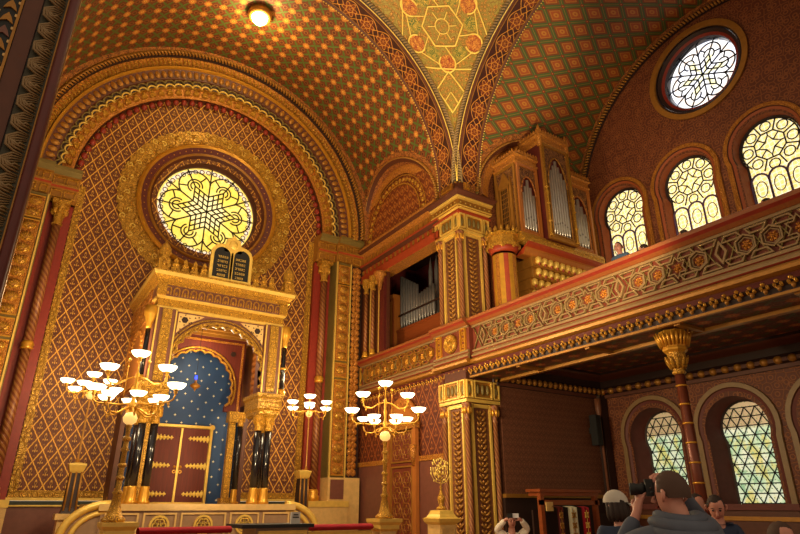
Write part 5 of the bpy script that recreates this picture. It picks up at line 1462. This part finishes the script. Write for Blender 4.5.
def hand(V,E,w,d,n,s=1.0,curl=.5,side=1):
    """hand at wrist index w, pointing along d, palm normal n; five bent fingers"""
    d=d.normalized(); n=n.normalized(); t=n.cross(d).normalized()*side; P=Vector(V[w][0])
    V.append((P+d*.05*s,(.032*s,.018*s))); E.append((w,len(V)-1)); pm=len(V)-1
    V.append((P+d*.085*s,(.036*s,.014*s))); E.append((pm,len(V)-1)); pk=len(V)-1
    for i,(off,L) in enumerate(((-.027,.075),(-.009,.085),(.010,.08),(.028,.062))):
        a=P+d*.1*s+t*off*s; b=a+(d*cos(curl*.6)+n*sin(curl*.6))*L*.42*s; c=b+(d*cos(curl*1.5)+n*sin(curl*1.5))*L*.33*s; e=c+(d*cos(curl*2.2)+n*sin(curl*2.2))*L*.25*s
        chain(V,E,pk,[(a,.0095*s),(b,.009*s),(c,.0085*s),(e,.007*s)])
    a=P+d*.035*s-t*.035*s; b=a+(d*.6-t*.6+n*.3).normalized()*.035*s; c=b+(d*.8-t*.2+n*.5).normalized()*.03*s
    chain(V,E,pm,[(a,.012*s),(b,.011*s),(c,.009*s)])
def person(lab,H,face,sh,hands,top,bottom='trouser',hair='hairb',hairlen=0,floor=0.0,name='person',group=None,tilt=0.0,skin='skin',k=1.0,arms=None,hood=False):
    """H head centre, face horizontal direction looked to, sh shoulder line direction (person's left)"""
    H=Vector(H); f=Vector((face[0],face[1],0)).normalized(); L=Vector((sh[0],sh[1],0)).normalized(); B=L.cross(Vector((0,0,1))); B=Vector((-L.y,L.x,0)) # body forward
    if B.dot(f)<0: B=-B
    U=Vector((0,0,1)); hh=H.z-floor
    t=thing(name,lab,'person',(H.x,H.y,floor),group)
    neck=H-U*.145*k-f*.03*k; chest=neck-U*.2*k-B*.02; belly=chest-U*.2*k; pel=Vector((chest.x,chest.y,floor+hh*.55))
    V=[(pel,(.15*k,.11*k))]; E=[]
    a=chain(V,E,0,[(belly,(.135*k,.1*k)),(chest,(.155*k,.11*k))]); ch=a
    fu=(U*cos(tilt)+f*sin(tilt)).normalized(); ff=(f*cos(tilt)-U*sin(tilt)).normalized()
    nk=chain(V,E,ch,[(neck,(.062*k,.062*k)),(neck+U*.06*k,(.055*k,.057*k))])
    hd=chain(V,E,nk,[(H-fu*.06*k+ff*.015*k,(.066*k,.08*k)),(H+fu*.0*k+ff*.01*k,(.076*k,.098*k)),(H+fu*.06*k-ff*.0*k,(.072*k,.094*k)),(H+fu*.095*k-ff*.01*k,(.045*k,.06*k))])
    cl=[(pel,(.16*k,.125*k)),(belly,(.155*k,.12*k)),(chest,(.178*k,.135*k)),(neck-U*.035*k,(.105*k,.095*k))]; ce=[(0,1),(1,2),(2,3)]
    for i,s in enumerate((1,-1)):
        S_=neck-U*.065*k+L*s*.175*k; el,wr,hdv,pn,curl=(hands[i] if hands and hands[i] else (S_-U*.28*k+L*s*.03,S_-U*.5*k+f*.06+L*s*.02,-U,-L*s,.4))
        el=Vector(el); wr=Vector(wr)
        a=chain(V,E,ch,[(S_,.05*k),((S_+el)/2,.044*k),(el,.038*k),((el+wr)/2,.037*k),(wr,.026*k)])
        hand(V,E,a,Vector(hdv),Vector(pn),k,curl,s)
        b=len(cl); cl+=[(S_,.084*k),((S_+el)/2,.074*k),(el,.064*k),((el+wr)/2,.054*k),(wr-(wr-el).normalized()*.02,.042*k)]; ce+=[(2,b)]+[(b+q,b+q+1) for q in range(4)]
    for s in(1,-1):
        hp=pel-U*.06*k+L*s*.09*k; kn=Vector((hp.x,hp.y,floor+hh*.3)); an=Vector((hp.x,hp.y,floor+.09))
        chain(V,E,0,[(hp,.085*k),((hp+kn)/2,.075*k),(kn,.055*k),((kn+an)/2+B*-.01,.052*k),(an,.036*k),(Vector((an.x,an.y,floor+.05))+B*.11,(.035*k,.03*k))])
    skinned('body',V,E,skin,t)
    c=skinned('jacket' if hood else 'shirt',cl,ce,top,t); 
    lv=[(pel,(.165*k,.13*k))]; le=[]
    for s in(1,-1):
        hp=pel-U*.06*k+L*s*.09*k; kn=Vector((hp.x,hp.y,floor+hh*.3)); an=Vector((hp.x,hp.y,floor+.1))
        chain(lv,le,0,[(hp,.1*k),((hp+kn)/2,.09*k),(kn,.07*k),((kn+an)/2,.066*k),(an,.06*k)])
    skinned('trousers',lv,le,bottom,t)
    # shoes
    for s in(1,-1):
        hp=pel+L*s*.09*k; mb=MB(); mb.dome((hp.x+B.x*.06,hp.y+B.y*.06,floor),.06,.06,.08,10,4); mb.dome((hp.x+B.x*.14,hp.y+B.y*.14,floor),.055,.055,.06,10,4); mb.build('shoe','dark',t)
    # hair: a cap hugging the skull, open at the face
    R=Matrix((( -f.y, f.x,0),(0,0,0),(0,0,0)))
    side=Vector((-ff.y,ff.x,0)).normalized()
    mb=MB(); P=[]; nu,nv=20,10
    for j in range(nv+1):
        row=[]
        for i in range(nu):
            a=2*PI*i/nu; front=cos(a)     # +1 towards the face
            lim=.42*PI-(.0 if front>.3 else 0)+(-.16*PI if front>.35 else (.14*PI if front<-.2 else .06*PI))
            th=lim*j/nv; rr=sin(th)
            bump=1+.02*sin(i*5+j*3)
            row.append(H+fu*(.0+.122*cos(th))*k*bump+ff*(-.005+.104*rr*front)*k*bump+side*(.084*rr*sin(a))*k*bump)
        P.append([tuple(q) for q in row])
    mb.grid(P,0,None,True,cv=True)
    if hairlen:
        for i in range(9):
            a=PI*.5+PI*i/8; q=H+ff*(.09*cos(a))*k+side*(.085*sin(a))*k
            mb.tube([q+U*.03,q-U*.08*k-f*.01,q-U*hairlen*k-f*.0],[.03*k,.035*k,.012*k],6)
    mb.build('hair',hair,t)
    # face: nose, ears, eyes, brows, mouth
    mb=MB()
    mb.tube([H+ff*.1*k+fu*.015*k,H+ff*.115*k-fu*.015*k,H+ff*.123*k-fu*.03*k,H+ff*.1*k-fu*.04*k],[.008*k,.012*k,.015*k,.01*k],8)
    mb.build('nose',skin,t)
    for s in(1,-1):
        mb=MB(); c0=H+side*s*.084*k-ff*.01*k-fu*.01*k
        mb.tube([c0+fu*.028*k,c0+fu*.015*k-ff*.014*k+side*s*.012*k,c0-fu*.012*k-ff*.008*k+side*s*.01*k,c0-fu*.03*k+ff*.004*k],[.008*k,.011*k,.01*k,.006*k],8); mb.build('ear',skin,t)
        mb=MB(); e=H+side*s*.033*k+ff*.092*k+fu*.012*k
        mb.dome(tuple(e),.012*k,.012*k,.009*k,8,4,full=True); mb.build('eye','dark',t)
        mb=MB(); mb.tube([e+fu*.022*k-side*s*.014*k+ff*.008*k,e+fu*.026*k+ff*.008*k,e+fu*.02*k+side*s*.016*k-ff*.004*k],.004*k,5); mb.build('eyebrow',hair,t)
    mb=MB(); mb.tube([H-fu*.065*k+ff*.092*k-side*.022*k,H-fu*.063*k+ff*.1*k,H-fu*.065*k+ff*.092*k+side*.022*k],.006*k,6); o=mb.build('mouth','red',t)
    if hood:
        mb=MB()
        for q,(rad,dz,back) in enumerate(((.11,-.05,.03),(.14,-.08,.07),(.15,-.125,.1),(.12,-.17,.11))):
            mb.tube([neck+U*(dz+.09)*k+L*(rad*cos(a))*k-B*(rad*.8*sin(a)+back*max(0,sin(a))-.02)*k-U*.04*k*max(0,sin(a)) for a in [-.7+(PI+1.4)*i/18 for i in range(19)]],[.014*k+.03*k*math.sin(PI*i/18) for i in range(19)],8)
        mb.build('hood',top,t)
    return t,H,f,L,B,neck
left=-RGT; fwdh=Vector((FWD.x,FWD.y,0)).normalized()
# --- foreground photographer, seen from behind, camera raised to his left
H=look(671,494,3.4); fd=(left*.5+fwdh*.86); sh=(left*.75-fwdh*.35)
cpos=look(650,489,3.55)
wl=look(637,513,3.5); wr=look(667,477,3.66)
person('man in a grey hooded jacket seen from behind, raising a black camera',H,fd,left*.85-fwdh*.1+Vector((0,0,0)),
  [(look(622,548,3.42),wl,(look(640,496,3.55)-wl),-left*.6+fwdh*.3,.45),(look(700,520,3.85),wr,(look(648,472,3.5)-wr),Vector((0,0,-1))+left*.3,.8)],'jacket',hair='hairm',hood=True,tilt=.03,k=1.06)
ct=thing('photo_camera','black camera with a long lens held up by the man in the grey hooded jacket','camera',tuple(cpos-Vector((0,0,.06))))
ld=(left*.96+fwdh*.28).normalized(); sd=Vector((-ld.y,ld.x,0)); 
RM=Matrix(((ld.x,sd.x,0,cpos.x),(ld.y,sd.y,0,cpos.y),(0,0,1,cpos.z),(0,0,0,1)))@Matrix.Scale(.9,4)
mb=MB(); mb.at(RM); mb.box(-.03,.03,-.065,.065,-.045,.04); mb.prism([(-.02,-.03),(.03,-.03),(.03,.03),(-.02,.03)],.04,.062); mb.box(-.01,.045,-.07,-.045,-.045,.045); mb.build('camera_body','char',ct)
mb=MB(); mb.at(RM); mb.lathe([(.032,.03),(.036,.05),(.036,.09),(.04,.095),(.04,.125),(.036,.13),(.034,.12)],(0,0,0),18,ax='x'); mb.build('lens','char',ct)
mb=MB(); mb.at(RM); mb.box(-.06,-.034,.0,.074,-.05,.02); o=mb.build('display','bluel' if False else mat('blue camera display',col='#2c6fb8',emit=.5),ct); o['label']='lit blue display on the camera back'
mb=MB(); mb.tube([cpos+sd*.06+Vector((0,0,.03)),cpos+Vector((0,0,-.12))+sd*.05-ld*.04,look(655,520,3.5),look(668,516,3.4)],.005,5); mb.build('strap','char',ct)
# --- person in a pale cap
H=look(616,506,5.4)
person('person in a pale cap and navy jacket, seen from behind left of the photographer',H,left*.4+fwdh,left,None,'navy',hair='hairb',hairlen=.13)
cp=thing('cap','pale grey baseball cap worn by the person in navy','cap',tuple(H+Vector((0,0,.03))))
f=(left*.4+fwdh).normalized(); sd=Vector((-f.y,f.x,0))
f=(RGT*.85-fwdh*.3).normalized(); sd=Vector((-f.y,f.x,0))
mb=MB(); P=[]
for j in range(7):
    th=PI/2*j/6; P.append([tuple(H+Vector((0,0,.03+.112*cos(th)))+f*(.112*sin(th)*cos(2*PI*i/20))+sd*(.098*sin(th)*sin(2*PI*i/20))) for i in range(20)])
mb.grid(P,0,None,True,cv=True); mb.build('crown','capc',cp)
mb=MB(); mb.grid([[tuple(H+f*(.1+r*cos(a)*.07)+sd*(.08*sin(a))+Vector((0,0,.03-.02*r))) for a in [-1.2+2.4*i/8 for i in range(9)]] for r in(0,.5,1)],0); 
mb.grid([[tuple(H+f*(.1+r*cos(a)*.07)+sd*(.08*sin(a))+Vector((0,0,.022-.02*r))) for a in [-1.2+2.4*i/8 for i in range(9)]] for r in(0,.5,1)],0); mb.build('brim','capc',cp)
# --- couple beyond the photographer
H=look(697,505,6.6); person('dark haired man in a dark top half hidden behind the photographer',H,left*.2-fwdh*.4+RGT*.9,RGT,None,'dark',skin='skin2')
H=look(716,507,6.0); S0=H-Vector((0,0,.25))
h1=H-Vector((0,0,.36))-fwdh*.28
person('man in a navy shirt looking down at what he holds in his hands',H,-fwdh+left*.5,RGT,
   [(H-Vector((0,0,.45))+RGT*.2-fwdh*.08,h1+RGT*.06,left*.6-fwdh*.4+Vector((0,0,.3)),Vector((0,0,1)),.6),(H-Vector((0,0,.45))-RGT*.2-fwdh*.08,h1-RGT*.06,RGT*.6-fwdh*.4+Vector((0,0,.3)),Vector((0,0,1)),.6)],'navy',hair='hairb',tilt=.5)
H=look(782,538,4.6); person('dark haired visitor at the lower right edge, only the head in view',H,RGT*.5-fwdh,RGT,None,'dark',hair='hairm',tilt=.2)
# --- woman with a phone by the pier
H=look(511.5,521,10.3)
e1=H+RGT*.27-Vector((0,0,.12)); e2=H-RGT*.27-Vector((0,0,.14))
person('woman in a cream sweater by the tall pier, holding up a phone in both hands',H,-fwdh,RGT,
   [(e1,H+RGT*.13-fwdh*.17+Vector((0,0,.03)),left*.7-fwdh*.2+Vector((0,0,.4)),fwdh*.4+left,.6),(e2,H-RGT*.13-fwdh*.17+Vector((0,0,.03)),RGT*.7-fwdh*.2+Vector((0,0,.4)),fwdh*.4+RGT,.6)],'sweater',hair='hairb',hairlen=.1)
p=H-fwdh*.22+Vector((0,0,.09))
mb=MB(); mb.at(Matrix(((RGT.x,-fwdh.x,0,p.x),(RGT.y,-fwdh.y,0,p.y),(0,0,1,p.z),(0,0,0,1)))); mb.box(-.02,.09,-.005,.005,-.035,.035,0); mb.box(-.11,-.02,-.006,.03,-.035,.035,1); mb.ring(ngon(-.07,0,.02,10),ngon(-.07,0,.012,10),.0,.03,1)
tag(mb.build('phone',[mat('white phone case',col='#d8d6da'),'char']),'white and black phone held up by the woman in cream','phone')
mb=MB()
for s in(-1,1): mb.tube([H+RGT*s*.1-fwdh*.12-Vector((0,0,.2)),H+RGT*s*.09-fwdh*.17-Vector((0,0,.3)),H+RGT*s*.1-fwdh*.17-Vector((0,0,.5)),H+RGT*s*.12-fwdh*.1-Vector((0,0,.62)),H+RGT*s*.11+fwdh*.14-Vector((0,0,.5)),H+RGT*s*.1+fwdh*.13-Vector((0,0,.25)),H+RGT*s*.1-Vector((0,0,.17))],.018,6)
mb.at(Matrix.Translation(H+fwdh*.24-Vector((0,0,.4)))); mb.dome((0,0,0),.16,.12,.22,12,5,full=True)
tag(mb.build('backpack','char'),'black backpack with two straps worn by the woman in cream','backpack')
# --- visitors up on the gallery
for px,py,lab,tp,fc in((618.5,247.5,'man in a blue grey jacket leaning above the gallery rail before the first tall window','blueshirt',-1),(644,249.5,'dark haired gallery visitor just right of the man in blue grey, hair over the rail','dark',1),(684,235.5,'visitor on the gallery under the middle window, only dark hair over the rail','dark',1),(767,204.5,'visitor on the gallery under the third window, only dark hair over the rail','dark',1)):
    r=(FWD+RGT*((px-400)/587.5)-UPV*((py-267)/587.5)); d=10.35/r.x; H=CAMP+r*d
    person(lab,H,(-1,-.2) if fc<0 else (-.3,1),(0,-1) if fc<0 else (-1,0),None,tp,hair='hairb',floor=4.98,tilt=.15)
# ================================================================ CAMERA, LIGHT
cd=bpy.data.cameras.new('camera'); cam=bpy.data.objects.new('camera',cd); COL.objects.link(cam)
cam.location=(0,0,1.6); cam.rotation_euler=(math.radians(90+22.05),0,math.radians(-32.9)); cd.sensor_width=36; cd.lens=26.44; cd.clip_start=.05; cd.clip_end=200
S.camera=cam
w=bpy.data.worlds.new('world'); S.world=w; w.use_nodes=True
w.node_tree.nodes['Background'].inputs[0].default_value=(1.0,.76,.5,1); w.node_tree.nodes['Background'].inputs[1].default_value=.32
S.view_settings.view_transform='Standard'; S.view_settings.look='None'; S.view_settings.gamma=1; S.view_settings.use_curve_mapping=False
S.view_settings.exposure=.8
def plight(name,loc,e,col,r=.1):
    l=bpy.data.lights.new(name,'POINT'); l.energy=e; l.color=col; l.shadow_soft_size=r
    o=bpy.data.objects.new(name,l); COL.objects.link(o); o.location=loc; return o
def slight(name,loc,to,e,col,ang=60,r=.15,bl=.6):
    l=bpy.data.lights.new(name,'SPOT'); l.energy=e; l.color=col; l.shadow_soft_size=r; l.spot_size=math.radians(ang); l.spot_blend=bl
    o=bpy.data.objects.new(name,l); COL.objects.link(o); o.location=loc
    o.rotation_euler=(Vector(to)-Vector(loc)).to_track_quat('-Z','Y').to_euler(); return o
W_=(1,.77,.44)
for x in(1.53,5.82): plight('candelabrum light',(x,9.5,4.15),210,W_,.3)
for x in(1.24,6.0): plight('rear candelabrum light',(x,13.3,4.3),100,W_,.25)
plight('vault lamp light',(3.56,12.72,13.75),110,(1,.72,.3),.12)
plight('ark porch light',(3.65,14.3,5.0),30,W_,.15)
slight('uplight on the ark wall',(3.65,9.2,1.3),(3.65,16,6.4),1300,(1,.72,.34),75)
slight('uplight to the vault',(3.65,5.5,6.5),(3.65,13.5,14),600,(1,.66,.3),90)
slight('uplight to the pendentive',(4.6,4,2.5),(8.0,9.9,13.2),2600,(1,.8,.46),36)
slight('uplight to the organ',(5.4,4,4.6),(11.2,9.6,8.6),620,(1,.74,.42),60)
slight('light on the gallery front',(2.5,6,3),(8.6,9,4.9),260,(1,.74,.4),80)
